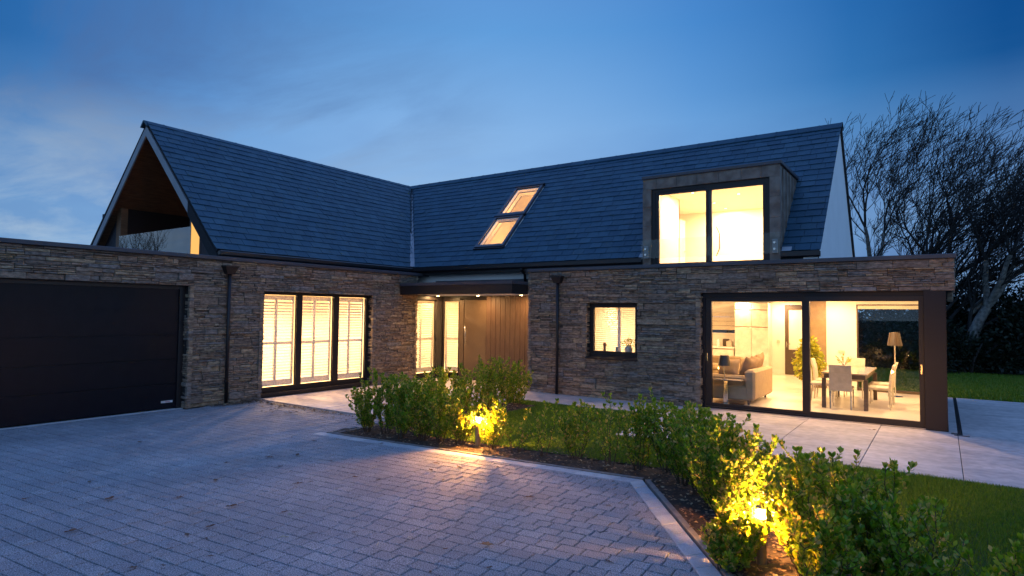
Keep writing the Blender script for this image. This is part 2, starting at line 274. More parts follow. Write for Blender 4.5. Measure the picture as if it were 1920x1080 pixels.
# ------------------------------------------------------------------ mesh helpers
class MB:
    def __init__(s): s.v = []; s.f = []; s.m = []; s.mi = 0
    def quad(s, a, b, c, d):
        n = len(s.v); s.v += [tuple(a), tuple(b), tuple(c), tuple(d)]; s.f.append((n, n + 1, n + 2, n + 3)); s.m.append(s.mi)
    def poly(s, pts):
        n = len(s.v); s.v += [tuple(p) for p in pts]; s.f.append(tuple(range(n, n + len(pts)))); s.m.append(s.mi)
    def hexa(s, p):
        n = len(s.v); s.v += [tuple(q) for q in p]
        for f in ((0, 3, 2, 1), (4, 5, 6, 7), (0, 1, 5, 4), (1, 2, 6, 5), (2, 3, 7, 6), (3, 0, 4, 7)):
            s.f.append(tuple(n + i for i in f)); s.m.append(s.mi)
    def box(s, x0, y0, z0, x1, y1, z1, bev=0.0):
        x0, x1 = min(x0, x1), max(x0, x1); y0, y1 = min(y0, y1), max(y0, y1); z0, z1 = min(z0, z1), max(z0, z1)
        if bev <= 0:
            s.hexa([(x0, y0, z0), (x1, y0, z0), (x1, y1, z0), (x0, y1, z0), (x0, y0, z1), (x1, y0, z1), (x1, y1, z1), (x0, y1, z1)]); return
        b = min(bev, (x1 - x0) * .45, (y1 - y0) * .45, (z1 - z0) * .45)
        n = len(s.v); P = []
        for z in (z0, z1):
            for (x, sx) in ((x0, 1), (x1, -1)):
                for (y, sy) in ((y0, 1), (y1, -1)):
                    sz = 1 if z == z0 else -1
                    P += [(x, y + b * sy, z + b * sz), (x + b * sx, y, z + b * sz), (x + b * sx, y + b * sy, z)]
        s.v += P
        def i(zi, xi, yi, k): return n + ((zi * 2 + xi) * 2 + yi) * 3 + k
        F = []
        for xi in (0, 1): F.append([i(0, xi, 0, 0), i(0, xi, 1, 0), i(1, xi, 1, 0), i(1, xi, 0, 0)])
        for yi in (0, 1): F.append([i(0, 0, yi, 1), i(0, 1, yi, 1), i(1, 1, yi, 1), i(1, 0, yi, 1)])
        for zi in (0, 1): F.append([i(zi, 0, 0, 2), i(zi, 1, 0, 2), i(zi, 1, 1, 2), i(zi, 0, 1, 2)])
        for zi in (0, 1):
            for xi in (0, 1): F.append([i(zi, xi, 0, 0), i(zi, xi, 1, 0), i(zi, xi, 1, 2), i(zi, xi, 0, 2)])
            for yi in (0, 1): F.append([i(zi, 0, yi, 1), i(zi, 1, yi, 1), i(zi, 1, yi, 2), i(zi, 0, yi, 2)])
        for xi in (0, 1):
            for yi in (0, 1): F.append([i(0, xi, yi, 0), i(1, xi, yi, 0), i(1, xi, yi, 1), i(0, xi, yi, 1)])
        for zi in (0, 1):
            for xi in (0, 1):
                for yi in (0, 1): F.append([i(zi, xi, yi, 0), i(zi, xi, yi, 1), i(zi, xi, yi, 2)])
        c = Vector(((x0 + x1) / 2, (y0 + y1) / 2, (z0 + z1) / 2))
        for f in F:
            p = [Vector(s.v[k]) for k in f]
            nn = (p[1] - p[0]).cross(p[2] - p[0])
            if nn.dot((p[0] + p[1] + p[2]) / 3 - c) < 0: f = f[::-1]
            s.f.append(tuple(f)); s.m.append(s.mi)
    def tube(s, pts, rad, seg=8, cap=True):
        pts = [Vector(p) for p in pts]; n = len(pts)
        rad = rad if isinstance(rad, (list, tuple)) else [rad] * n
        base = len(s.v); up = None
        for i, p in enumerate(pts):
            d = (pts[min(i + 1, n - 1)] - pts[max(i - 1, 0)]).normalized()
            if up is None:
                up = Vector((0, 0, 1)) if abs(d.z) < .9 else Vector((1, 0, 0))
            a = d.cross(up).normalized(); b2 = a.cross(d).normalized(); up = b2
            for k in range(seg):
                t = 2 * math.pi * k / seg
                s.v.append(tuple(p + (a * math.cos(t) + b2 * math.sin(t)) * rad[i]))
        for i in range(n - 1):
            for k in range(seg):
                k2 = (k + 1) % seg
                s.f.append((base + i * seg + k, base + (i + 1) * seg + k, base + (i + 1) * seg + k2, base + i * seg + k2)); s.m.append(s.mi)
        if cap:
            s.f.append(tuple(base + k for k in range(seg))); s.m.append(s.mi)
            s.f.append(tuple(base + (n - 1) * seg + k for k in range(seg))[::-1]); s.m.append(s.mi)
    def lathe(s, prof, c=(0, 0, 0), seg=20, capb=True, capt=True):
        base = len(s.v)
        for r, z in prof:
            for k in range(seg):
                t = 2 * math.pi * k / seg; s.v.append((c[0] + r * math.cos(t), c[1] + r * math.sin(t), c[2] + z))
        for i in range(len(prof) - 1):
            for k in range(seg):
                k2 = (k + 1) % seg
                s.f.append((base + i * seg + k, base + i * seg + k2, base + (i + 1) * seg + k2, base + (i + 1) * seg + k)); s.m.append(s.mi)
        if capb: s.f.append(tuple(base + k for k in range(seg))[::-1]); s.m.append(s.mi)
        if capt: s.f.append(tuple(base + (len(prof) - 1) * seg + k for k in range(seg))); s.m.append(s.mi)
    def build(s, name, mats, parent=None, origin=None, smooth=False):
        if name in SPLIT and not getattr(s, 'whole', False):
            par = list(range(len(s.v)))
            def find(a):
                while par[a] != a: par[a] = par[par[a]]; a = par[a]
                return a
            for f in s.f:
                for a in f[1:]: par[find(a)] = find(f[0])
            groups = {}
            for f, m in zip(s.f, s.m): groups.setdefault(find(f[0]), []).append((f, m))
            if len(groups) > 1:
                o = None
                for g in groups.values():
                    q = MB(); q.whole = True; mp_ = {}
                    for f, m in g:
                        for a in f:
                            if a not in mp_: mp_[a] = len(q.v); q.v.append(s.v[a])
                        q.f.append(tuple(mp_[a] for a in f)); q.m.append(m)
                    r = q.build(name, mats, parent, origin, smooth); o = o or r
                return o
        me = D.meshes.new(name)
        off = origin if origin is not None else (root_off.get(parent.name, Vector((0, 0, 0))) if parent else Vector((0, 0, 0)))
        me.from_pydata([(v[0] - off[0], v[1] - off[1], v[2] - off[2]) for v in s.v], [], s.f)
        for m in (mats if isinstance(mats, (list, tuple)) else [mats]): me.materials.append(m)
        if s.mi or any(s.m):
            me.polygons.foreach_set('material_index', s.m)
        if smooth: me.polygons.foreach_set('use_smooth', [True] * len(s.f))
        me.update()
        o = D.objects.new(name, me); COL.objects.link(o)
        if parent:
            o.parent = parent; root_off[o.name] = root_off.get(parent.name, Vector((0, 0, 0)))
        elif origin is not None: o.location = origin
        return o
root_off = {}
SPLIT = {'coping', 'flat_roof', 'fascia', 'balcony_glass', 'skirting', 'light_switch', 'bracket', 'lead_flashing', 'dormer_base', 'cupboard_door', 'finger_rail', 'drawer', 'flashing', 'canopy_soffit', 'canopy_roof', 'rear_wall', 'sill', 'balcony_window'}
def tag(o, label=None, cat=None, group=None, kind=None):
    if label: o['label'] = label
    if cat: o['category'] = cat
    if group: o['group'] = group
    if kind: o['kind'] = kind
    return o
def thing(name, label, cat, loc=(0, 0, 0), rz=0.0, group=None, world=False):
    o = D.objects.new(name, None); COL.objects.link(o); o.empty_display_size = 0.2
    o.location = loc; o.rotation_euler = (0, 0, rz)
    root_off[o.name] = Vector(loc) if world else Vector((0, 0, 0))
    return tag(o, label, cat, group)
def copy_tree(o, parent=None):
    c = o.copy(); COL.objects.link(c)
    if parent: c.parent = parent
    for ch in list(o.children): copy_tree(ch, c)
    return c
def np_obj(name, V, F, mat_, parent=None, smooth=False, nv=4):
    me = D.meshes.new(name); me.vertices.add(len(V)); me.vertices.foreach_set('co', np.asarray(V, np.float32).ravel())
    F = np.asarray(F, np.int32); me.loops.add(F.size); me.loops.foreach_set('vertex_index', F.ravel())
    me.polygons.add(len(F)); me.polygons.foreach_set('loop_start', np.arange(len(F), dtype=np.int32) * F.shape[1])
    me.polygons.foreach_set('loop_total', np.full(len(F), F.shape[1], np.int32))
    if smooth: me.polygons.foreach_set('use_smooth', np.ones(len(F), bool))
    me.materials.append(mat_); me.update(calc_edges=True); me.validate()
    o = D.objects.new(name, me); COL.objects.link(o)
    if parent: o.parent = parent
    return o
LAMP = 3.7
def area_light(name, loc, size, watts, parent, color=WARM, rot=(0, 0, 0), spread=180):
    watts = watts * LAMP
    l = D.lights.new(name, 'AREA'); l.shape = 'DISK'; l.size = size; l.energy = watts; l.color = color; l.spread = math.radians(spread)
    o = D.objects.new(name, l); COL.objects.link(o); o.rotation_euler = rot
    o.location = Vector(loc) - (root_off.get(parent.name, Vector()) if parent else Vector())
    if parent: o.parent = parent
    return o
def point_light(name, loc, r, watts, parent, color=WARM):
    l = D.lights.new(name, 'POINT'); l.shadow_soft_size = r; l.energy = watts; l.color = color
    o = D.objects.new(name, l); COL.objects.link(o)
    o.location = Vector(loc) - (root_off.get(parent.name, Vector()) if parent else Vector())
    if parent: o.parent = parent
    return o

# ================================================================== GROUND
mb = MB(); mb.quad((-400, -400, -0.09), (400, -400, -0.09), (400, 700, -0.09), (-400, 700, -0.09))
tag(mb.build('ground', M['field']), kind='structure')
# driveway: real setts in courses turned 4.6 degrees, clipped by the kerb lines
KT, KC, KD = Vector((-7.80, 6.17)), Vector((-2.78, 6.60)), Vector((0.10, 2.57))   # kerb outer line: tip, corner, near end
KW = 0.16
def offs(a, b, w):
    d = (b - a).normalized(); n = Vector((d.y, -d.x)); return a + n * w, b + n * w
def isect(p, p2, q, q2):
    d = p2 - p; e = q2 - q; t = ((q.x - p.x) * e.y - (q.y - p.y) * e.x) / (d.x * e.y - d.y * e.x); return p + d * t
i0, i1 = offs(KT, KC, KW); j0, j1 = offs(KC, KD, KW)
KCi = isect(i0, i1, j0, j1)
def clip_poly(poly, a, b):          # keep right-hand side of a->b
    out = []; d = b - a
    def side(p): return d.x * (p.y - a.y) - d.y * (p.x - a.x)
    for i in range(len(poly)):
        p, q = poly[i], poly[(i + 1) % len(poly)]; sp, sq = side(p), side(q)
        if sp <= 0: out.append(p)
        if sp * sq < 0: out.append(p + (q - p) * (sp / (sp - sq)))
    return out
def area2(poly): return abs(sum(poly[i].x * poly[(i + 1) % len(poly)].y - poly[(i + 1) % len(poly)].x * poly[i].y for i in range(len(poly)))) / 2
def paver(mb, poly, z, bev, tilt=0.0):
    c = sum(poly, Vector((0, 0))) / len(poly)
    tx, ty = random.gauss(0, tilt), random.gauss(0, tilt); dz = random.gauss(0, 0.0012)
    def h(p): return z + dz + (p.x - c.x) * tx + (p.y - c.y) * ty
    n = len(poly); base = len(mb.v)
    top = []
    for p in poly:
        q = p + (c - p) * min(0.4, bev / max(1e-3, (c - p).length)); top.append(q)
    for q in top: mb.v.append((q.x, q.y, h(q)))
    for p in poly: mb.v.append((p.x, p.y, h(p) - bev * 0.8))
    for p in poly: mb.v.append((p.x, p.y, z - 0.03))
    mb.f.append(tuple(base + i for i in range(n))); mb.m.append(0)
    for i in range(n):
        j = (i + 1) % n
        mb.f.append((base + i, base + n + i, base + n + j, base + j)); mb.m.append(0)
        mb.f.append((base + n + i, base + 2 * n + i, base + 2 * n + j, base + n + j)); mb.m.append(0)
mb = MB()
ang = math.atan2(KC.y - KT.y, KC.x - KT.x); ca, sa = math.cos(ang), math.sin(ang)
def w2(u, v): return Vector((KT.x + u * ca - v * sa, KT.y + u * sa + v * ca))
v = 1.9; row = 0
CH = 0.142
while v > -7.6:
    u = -5.2 + random.uniform(-0.2, 0)
    while u < 9.5:
        ln = random.choice((0.142, 0.178, 0.213, 0.213, 0.248)); g = 0.0042
        cc = w2(u + ln / 2, v - CH / 2)
        if cc.y > -1.2 and cc.x > -12.2 and (cc.x < 1.6):
            P = [w2(u + g, v - CH + g), w2(u + ln - g, v - CH + g), w2(u + ln - g, v - g), w2(u + g, v - g)]
            if cc.x < -7.72:       # the strip reaching back to the terrace
                P = clip_poly(P, Vector((-12, 7.57)), Vector((0, 7.57)))
                if P and cc.y > 6.1: P = clip_poly(P, Vector((-7.63, 9)), Vector((-7.63, 0))) and [p for p in P]
            elif cc.x < -7.62 and cc.y > 6.16: P = []
            else:
                P = clip_poly(P, i0, i1)
                if P: P = clip_poly(P, j0, j1)
            if P and len(P) > 2 and not (cc.x < -11.6 and cc.y > 6.05) and area2(P) > 0.0015: paver(mb, P, 0.0, 0.006, 0.0035)
        u += ln
    v -= CH; row += 1
tag(mb.build('driveway', M['paver']), kind='structure')
mb = MB(); mb.poly([(-12.3, -1.5, -0.012), (2.2, -1.5, -0.012), (0.75, 1.7, -0.012), (KD.x, KD.y, -0.012), (KC.x, KC.y, -0.012), (-7.62, 6.2, -0.012), (-7.62, 7.6, -0.012), (-12.3, 7.6, -0.012)])
tag(mb.build('driveway_bed', M['joint']), kind='structure')
# pale kerb course
mb = MB()
def kerb_run(a, b, ai, bi, step):
    L = (b - a).length; n = max(1, round(L / step))
    for k in range(n):
        t0, t1 = (k + 0.012) / n, (k + 0.988) / n
        paver(mb, [ai.lerp(bi, t0), ai.lerp(bi, t1), a.lerp(b, t1), a.lerp(b, t0)], 0.004, 0.005, 0.002)
kerb_run(KT, KC, i0, KCi, 0.24); kerb_run(KC, KD, KCi, j1, 0.24)
tag(mb.build('kerb', M['kerb']), kind='structure')
mb = MB()
def edging(a, b, w=0.055, h=0.03):
    o0, o1 = offs(a, b, -0.012); p0, p1 = offs(a, b, -0.012 - w)
    mb.hexa([(o0.x, o0.y, -.05), (o1.x, o1.y, -.05), (p1.x, p1.y, -.05), (p0.x, p0.y, -.05), (o0.x, o0.y, h), (o1.x, o1.y, h), (p1.x, p1.y, h), (p0.x, p0.y, h)])
edging(KT + Vector((0.1, 0.01)), KC, h=0.012); edging(KC + Vector((0.03, -0.03)), KD, h=0.02)
edging(Vector((-7.60, 7.5)), Vector((-7.60, 6.25)), h=0.015)
tag(mb.build('bed_edging', M['edging']), kind='structure')
# planting bed
def bumpy(poly, z, amp, step, name, m, kind='structure'):
    xs = [p[0] for p in poly]; ys = [p[1] for p in poly]; P = [Vector(p) for p in poly]
    def inside(x, y):
        c = False; n = len(P)
        for i in range(n):
            a, b = P[i], P[i - 1]
            if (a.y > y) != (b.y > y) and x < (b.x - a.x) * (y - a.y) / (b.y - a.y) + a.x: c = not c
        return c
    me = MB(); idx = {}
    nx = int((max(xs) - min(xs)) / step) + 2; ny = int((max(ys) - min(ys)) / step) + 2
    for i in range(nx):
        for j in range(ny):
            x, y = min(xs) + i * step, min(ys) + j * step
            if inside(x + step / 2, y + step / 2):
                q = []
                for a, b in ((i, j), (i + 1, j), (i + 1, j + 1), (i, j + 1)):
                    if (a, b) not in idx:
                        idx[(a, b)] = len(me.v); me.v.append((min(xs) + a * step, min(ys) + b * step, z + random.uniform(-amp, amp)))
                    q.append(idx[(a, b)])
                me.f.append(tuple(q)); me.m.append(0)
    o = me.build(name, m, smooth=True); tag(o, kind=kind); return inside
BED = [(-7.58, 6.22), (-2.74, 6.66), (0.16, 2.60), (1.6, 2.6), (1.6, 4.2), (0.7, 5.2), (-0.9, 5.6), (-1.9, 7.0), (-2.6, 7.35), (-6.55, 6.98), (-6.6, 10.6), (-7.55, 10.6)]
in_bed = bumpy(BED, 0.004, 0.012, 0.06, 'planting_bed', M['soil'])
# lawns
lawn_polys = [[(-6.6, 6.9), (-2.6, 7.2), (-1.9, 6.8), (-0.9, 5.4), (0.7, 5.0), (1.7, 4.1), (9, 4.1), (9, 8.71), (-4.15, 8.71), (-4.15, 10.93), (-7.5, 10.93), (-7.5, 10.5), (-6.6, 10.5)],
              [(-6, 17.62), (30, 17.62), (30, 27), (-6, 27)]]
for p in lawn_polys:
    mb = MB(); mb.poly([(x, y, 0.012) for x, y in p]); tag(mb.build('lawn', M['turf']), kind='structure')
def point_in(poly, x, y):
    c = np.zeros(len(x), bool); n = len(poly)
    for i in range(n):
        ax, ay = poly[i]; bx, by = poly[i - 1]
        if ay == by: continue
        k = (ay > y) != (by > y); c ^= k & (x < (bx - ax) * (y - ay) / (by - ay) + ax)
    return c
def grass(poly, dens_near, name, hh=0.03, box=None, width=0.0022):
    x0, y0, x1, y1 = box
    n = int((x1 - x0) * (y1 - y0) * dens_near)
    x = RNG.uniform(x0, x1, n); y = RNG.uniform(y0, y1, n)
    k = point_in(poly, x, y); x, y = x[k], y[k]; n = len(x)
    dist = np.hypot(x, y); w = width * np.clip(dist / 5, 0.8, 4)
    h = hh * RNG.uniform(0.6, 1.25, n) * (1 + 0.25 * np.sin(x * 2.1 + y)); t = RNG.uniform(0, 6.283, n)
    lean = RNG.uniform(0.0, 0.7, n) * h; la = RNG.uniform(0, 6.283, n)
    V = np.zeros((n, 3, 3)); V[:, 0] = np.stack([x - w * np.cos(t), y - w * np.sin(t), np.full(n, .01)], 1)
    V[:, 1] = np.stack([x + w * np.cos(t), y + w * np.sin(t), np.full(n, .01)], 1)
    V[:, 2] = np.stack([x + lean * np.cos(la), y + lean * np.sin(la), .01 + h], 1)
    o = np_obj(name, V.reshape(-1, 3), np.arange(3 * n).reshape(n, 3), M['blade'])
    tag(o, 'short green grass covering the lawn', 'grass', kind='stuff')
grass(lawn_polys[0], 9000, 'grass', 0.036, (-1.9, 4.1, 2.7, 8.73))
grass(lawn_polys[0], 5000, 'grass', 0.035, (-7.5, 6.6, -1.9, 10.95), 0.0028)
grass(lawn_polys[1], 900, 'grass', 0.06, (-2, 17.62, 9, 26), 0.005)
# terrace slabs: separate slabs with fine joints
mb = MB()
def slabs(xs, ys, z=0.025):
    for a in range(len(xs) - 1):
        for b in range(len(ys) - 1):
            mb.box(xs[a] + .004, ys[b] + .004, -0.04, xs[a + 1] - .004, ys[b + 1] - .004, z + random.uniform(-.001, .001), 0.004)
slabs([-11.60, -9.55, -7.5], [7.58, 9.4, 11.1, 13.28])                # in front of the big window and the door
slabs([-7.5, -6.05, -4.15], [10.95, 12.25])
slabs([-4.15, -3.15, -1.99, -0.87, 0.18, 2.9, 5.6, 9.0], [8.72, 12.05])
slabs([-4.15, -3.15, -1.99, -0.87, 0.10], [12.05, 12.25])
slabs([0.062, 0.185], [12.25, 14.8, 17.6])
slabs([0.24, 2.9, 5.6, 9.0], [12.05, 14.8, 17.6])
tag(mb.build('terrace', M['terrace']), kind='structure')
mb = MB(); mb.box(-11.6, 7.6, -0.05, -7.52, 13.27, 0.012); mb.box(-7.5, 10.96, -.05, -4.16, 12.2, .012); mb.box(-4.15, 8.73, -.05, 8.98, 12.2, .012); mb.box(0.1, 12.2, -.05, 8.98, 17.59, .012)
tag(mb.build('terrace_base', M['joint']), kind='structure')
# slot drain beside the extension
dr = thing('slot_drain', 'narrow dark slot drain in the terrace beside the glazed corner', 'drain', (0.21, 12.0, 0), world=True)
mb = MB(); mb.box(0.189, 12.0, -.03, 0.232, 17.55, 0.018); mb.build('channel', M['mortar'], dr)
mb = MB()
yy = 12.0
while yy < 17.5:
    mb.box(0.19, yy, 0.017, 0.23, yy + 0.05, 0.024); yy += 0.11
mb.box(0.190, 12.0, 0.0185, 0.1945, 17.5, 0.0235); mb.box(0.2255, 12.0, 0.0185, 0.231, 17.5, 0.0235); mb.build('grate', M['frame'], dr)
mb = MB(); mb.box(0.13, 11.93, 0.0262, 0.33, 11.985, 0.030); mb.build('end_plate', M['frame'], dr)

# ================================================================== HOUSE
house = thing('house', 'two storey house of stacked stone and slate with lit windows', 'house', HOUSE, world=True)
def P_(name, mb, m, parent=house, smooth=False, label=None):
    o = mb.build(name, m, parent, smooth=smooth)
    if label: o['label'] = label
    return o
# ---- stone laying
def lay_stones(mb, s0, s1, z0, z1, holes, fmap, seed, thick=0.09):
    rnd = random.Random(seed)
    z = z0; rects = []
    while z < z1 - 0.004:
        bh = rnd.uniform(0.06, 0.15)
        if z + bh > z1 - 0.04: bh = z1 - z
        s = s0 - rnd.uniform(0, 0.2)
        while s < s1:
            ln = rnd.uniform(0.20, 0.70)
            k = rnd.choice((1, 2, 2, 3, 3, 3, 4)) if bh > 0.10 else rnd.choice((1, 1, 2, 2, 3))
            zs = [0] + sorted(rnd.uniform(0.25, 0.75) if k == 2 else (i + rnd.uniform(-.12, .12)) / k for i in range(1, k)) + [1]
            for i in range(k):
                a, b = z + zs[i] * bh, z + zs[i + 1] * bh
                cs = s
                while cs < s + ln - 0.02:
                    l2 = ln if k == 1 else min(rnd.uniform(0.12, 0.42), s + ln - cs)
                    if s + ln - cs - l2 < 0.06: l2 = s + ln - cs
                    rects.append((cs, a, cs + l2, b)); cs += l2
            s += ln
        z += bh
    out = []
    for r in rects:
        ps = [(max(r[0], s0), r[1], min(r[2], s1), r[3])]
        for h in holes:
            nps = []
            for p in ps:
                if p[2] <= h[0] or p[0] >= h[2] or p[3] <= h[1] or p[1] >= h[3]: nps.append(p); continue
                if p[0] < h[0]: nps.append((p[0], p[1], h[0], p[3]))
                if p[2] > h[2]: nps.append((h[2], p[1], p[2], p[3]))
                mx0, mx1 = max(p[0], h[0]), min(p[2], h[2])
                if p[1] < h[1]: nps.append((mx0, p[1], mx1, h[1]))
                if p[3] > h[3]: nps.append((mx0, h[3], mx1, p[3]))
            ps = nps
        out += [p for p in ps if p[2] - p[0] > 0.025 and p[3] - p[1] > 0.012]
    for (a, c, b, d) in out:
        g = rnd.uniform(0.0015, 0.004); pr = rnd.gauss(0, 0.012); t = 0.006
        j = lambda: rnd.uniform(-0.003, 0.003)
        a2, b2, c2, d2 = a + g, b - g, c + g, d - g
        ea = min(0.008, (b2 - a2) * .3); ec = min(0.006, (d2 - c2) * .25)
        # front face split in two planes for a hewn look
        m_ = a2 + (b2 - a2) * rnd.uniform(0.3, 0.7); zc = c2 + (d2 - c2) * rnd.uniform(0.3, 0.7)
        n = len(mb.v)
        pts = [(a2, c2, -thick), (b2, c2, -thick), (b2, d2, -thick), (a2, d2, -thick),
               (a2 + j(), c2 + j() * .5, pr - t), (b2 + j(), c2 + j() * .5, pr - t), (b2 + j(), d2 + j() * .5, pr - t), (a2 + j(), d2 + j() * .5, pr - t),
               (a2 + ea, c2 + ec, pr + j()), (b2 - ea, c2 + ec, pr + j()), (b2 - ea, d2 - ec, pr + j()), (a2 + ea, d2 - ec, pr + j()), (m_, zc, pr + abs(j()) * 2)]
        mb.v += [fmap(*p) for p in pts]
        for f in ((0, 1, 5, 4), (1, 2, 6, 5), (2, 3, 7, 6), (3, 0, 4, 7), (4, 5, 9, 8), (5, 6, 10, 9), (6, 7, 11, 10), (7, 4, 8, 11), (8, 9, 12), (9, 10, 12), (10, 11, 12), (11, 8, 12)):
            mb.f.append(tuple(n + i for i in f)); mb.m.append(0)
def core(mb, s0, s1, z0, z1, holes, fmap, front=-0.05, back=-0.30):
    ss = sorted({s0, s1} | {h[0] for h in holes} | {h[2] for h in holes}); zs = sorted({z0, z1} | {h[1] for h in holes} | {h[3] for h in holes})
    ss = [x for x in ss if s0 <= x <= s1]; zs = [x for x in zs if z0 <= x <= z1]
    for i in range(len(ss) - 1):
        for j in range(len(zs) - 1):
            a, b, c, d = ss[i], ss[i + 1], zs[j], zs[j + 1]; cs, cz = (a + b) / 2, (c + d) / 2
            if any(h[0] < cs < h[2] and h[1] < cz < h[3] for h in holes): continue
            mb.hexa([fmap(a, c, back), fmap(b, c, back), fmap(b, d, back), fmap(a, d, back), fmap(a, c, front), fmap(b, c, front), fmap(b, d, front), fmap(a, d, front)])
fL = lambda s, z, n: (XL + n, s, z)            # left wall: faces +x, s = y
fR = lambda s, z, n: (s, YR - n, z)            # right wall: faces -y, s = x
GAR = (0.9, -0.1, 6.09, HG); WIN = (7.64, 0.03, 10.67, 2.25)
SWN = (-6.505, 0.90, -5.30, 2.085); SLD = (-3.955, -0.1, 0.30, 2.30)
mb = MB(); lay_stones(mb, -1.5, YR - 0.03, 0.0, HC - 0.075, [GAR, WIN], fL, 1)
# stone reveals of the big window and of the garage opening
lay_stones(mb, -0.02, 0.24, 0.03, 2.25, [], lambda s, z, n: (XL - s, 10.665 - n, z), 5)      # right reveal, faces -y
lay_stones(mb, -0.02, 0.24, 0.03, 2.25, [], lambda s, z, n: (XL - s, 7.645 + n, z), 6)
lay_stones(mb, -0.02, 0.24, 0.0, HG, [], lambda s, z, n: (XL - s, 6.085 - n, z), 7)
lay_stones(mb, -0.02, 0.3, 0.0, HC - 0.075, [], lambda s, z, n: (XL - s, YR - 0.02 + n, z), 8)
P_('left_stone_wall', mb, M['stone'], label='stone wall holding the garage door and the tall shuttered window')
mb = MB(); core(mb, -1.5, YR - 0.06, 0, HC - 0.075, [GAR, WIN], fL); P_('left_wall_core', mb, M['mortar'])
mb = MB(); lay_stones(mb, XR0 + 0.02, XR1, 0.0, HC - 0.075, [SWN, SLD], fR, 2)
lay_stones(mb, -0.02, 0.20, 0.90, 2.085, [], lambda s, z, n: (-6.50 + n, YR + s, z), 9)
lay_stones(mb, -0.02, 0.20, 0.0, 2.30, [], lambda s, z, n: (-3.95 + n, YR + s, z), 10)
lay_stones(mb, -0.02, 1.1, 0.0, HC - 0.075, [], lambda s, z, n: (XR0 - n, YR + s, z), 11)
lay_stones(mb, 0.0, 4.8, 2.30, HC - 0.075, [], lambda s, z, n: (XR1 + n, YR + s, z), 12)       # end of the extension
lay_stones(mb, 0.0, 0.5, 2.14, 2.30, [], lambda s, z, n: (0.155 + n, 12.95 + s, z), 13, 0.07)
P_('right_stone_wall', mb, M['stone'], label='stone wall of the kitchen extension with the small window')
mb = MB(); core(mb, XR0 + 0.05, XR1 - 0.05, 0, HC - 0.075, [SWN, SLD], fR)
core(mb, 0.06, 4.8, 2.30, HC - 0.075, [], lambda s, z, n: (XR1 + n, YR + s, z), -0.05, -0.2)
core(mb, 0.06, 1.1, 0.0, HC - 0.075, [], lambda s, z, n: (XR0 - n, YR + s, z), -0.05, -0.2)
P_('right_wall_core', mb, M['mortar'])
# soffit under the stone band at the sliding door corner
mb = MB(); mb.box(-3.95, YR + 0.01, 2.302, XR1 - 0.01, YR + 0.35, 2.32); P_('soffit', mb, M['frame'])
# copings
def coping(mb, x0, y0, x1, y1): mb.box(x0, y0, HC - 0.072, x1, y1, HC, 0.006)
mb = MB(); coping(mb, XL - 0.32, -1.5, XL + 0.045, 13.25); P_('coping', mb, M['coping'])
mb = MB(); coping(mb, XR0 - 0.03, YR - 0.045, XR1 + 0.03, YR + 0.32); mb.box(XR1 - 0.30, YR + 0.325, HC - 0.071, XR1 + 0.029, 17.1, HC - 0.001, .006); P_('coping', mb, M['coping'])
# flat roofs
mb = MB(); mb.box(-18.5, -1.5, 2.66, XL - 0.30, 12.3, 2.72); mb.box(XG, YR + 0.3, 2.66, XR1 - 0.1, 17.05, 2.72); P_('flat_roof', mb, M['coping'])
# ---- slates
def slate_roof(mb, fmap, L0, L1, S, lim_lo, lim_hi, holes, seed, e=0.205, w=0.285):
    rnd = random.Random(seed); n = int(math.ceil(S / e))
    for r in range(n):
        t0, t1 = r * e, min((r + 1) * e + 0.05, S + 0.02); s = L0 - (w / 2 if r % 2 else 0) - rnd.uniform(0, .02)
        while s < L1:
            w1 = w + rnd.uniform(-0.012, 0.012); a, b = s + 0.0035, s + w1 - 0.0035; s += w1
            seg = [(a, b)]
            tm = (t0 + min(t1, (r + 1) * e)) / 2
            for h in holes:
                if h[1] < tm < h[3]:
                    ns = []
                    for p, q in seg:
                        if q <= h[0] or p >= h[2]: ns.append((p, q)); continue
                        if p < h[0]: ns.append((p, h[0]))
                        if q > h[2]: ns.append((h[2], q))
                    seg = ns
            for p, q in seg:
                lo0, lo1 = lim_lo(t0), lim_lo(t1); hi0, hi1 = lim_hi(t0), lim_hi(t1)
                p0, q0, p1, q1 = max(p, lo0), min(q, hi0), max(p, lo1), min(q, hi1)
                if q0 - p0 < 0.01 and q1 - p1 < 0.01: continue
                if q0 < p0: p0 = q0 = (p0 + q0) / 2
                if q1 < p1: p1 = q1 = (p1 + q1) / 2
                lift = 0.021 + rnd.gauss(0, 0.0022); tw = rnd.gauss(0, 0.0013); lo = rnd.uniform(-.006, .006)
                # rounded verge slates hang a little lower at the corner
                A = fmap(p0, t0 + lo, lift + tw); B = fmap(q0, t0 + lo, lift - tw); C_ = fmap(q1, t1, 0.006); D_ = fmap(p1, t1, 0.006)
                A2 = fmap(p0, t0 + lo, lift + tw - 0.009); B2 = fmap(q0, t0 + lo, lift - tw - 0.009)
                C2 = fmap(q1, t1, -0.001); D2 = fmap(p1, t1, -0.001)
                mb.hexa([A2, B2, C2, D2, A, B, C_, D_])
q2 = 1 / math.sqrt(2)
SL = (YRG - YE) * math.sqrt(2)
mR = lambda s, t, n: (s, YE + t * q2 - n * q2, HE + t * q2 + n * q2)
mL = lambda s, t, n: (XE - t * q2 + n * q2, s, HE + t * q2 + n * q2)
SKY = (-10.16, 0.62, -9.16, 3.44); DOR = (-5.19, -0.1, -2.47, 2.46)
mb = MB()
slate_roof(mb, mR, -16, XG + 0.03, SL, lambda t: XE - t * q2 + 0.07, lambda t: XG + 0.03, [SKY, DOR], 21)
P_('right_wing_slates', mb, M['slate'])
mb = MB()
slate_roof(mb, mL, YG - 0.03, 16, SL, lambda t: YG - 0.03, lambda t: YE + t * q2 - 0.07, [], 22)
P_('left_wing_slates', mb, M['slate'])
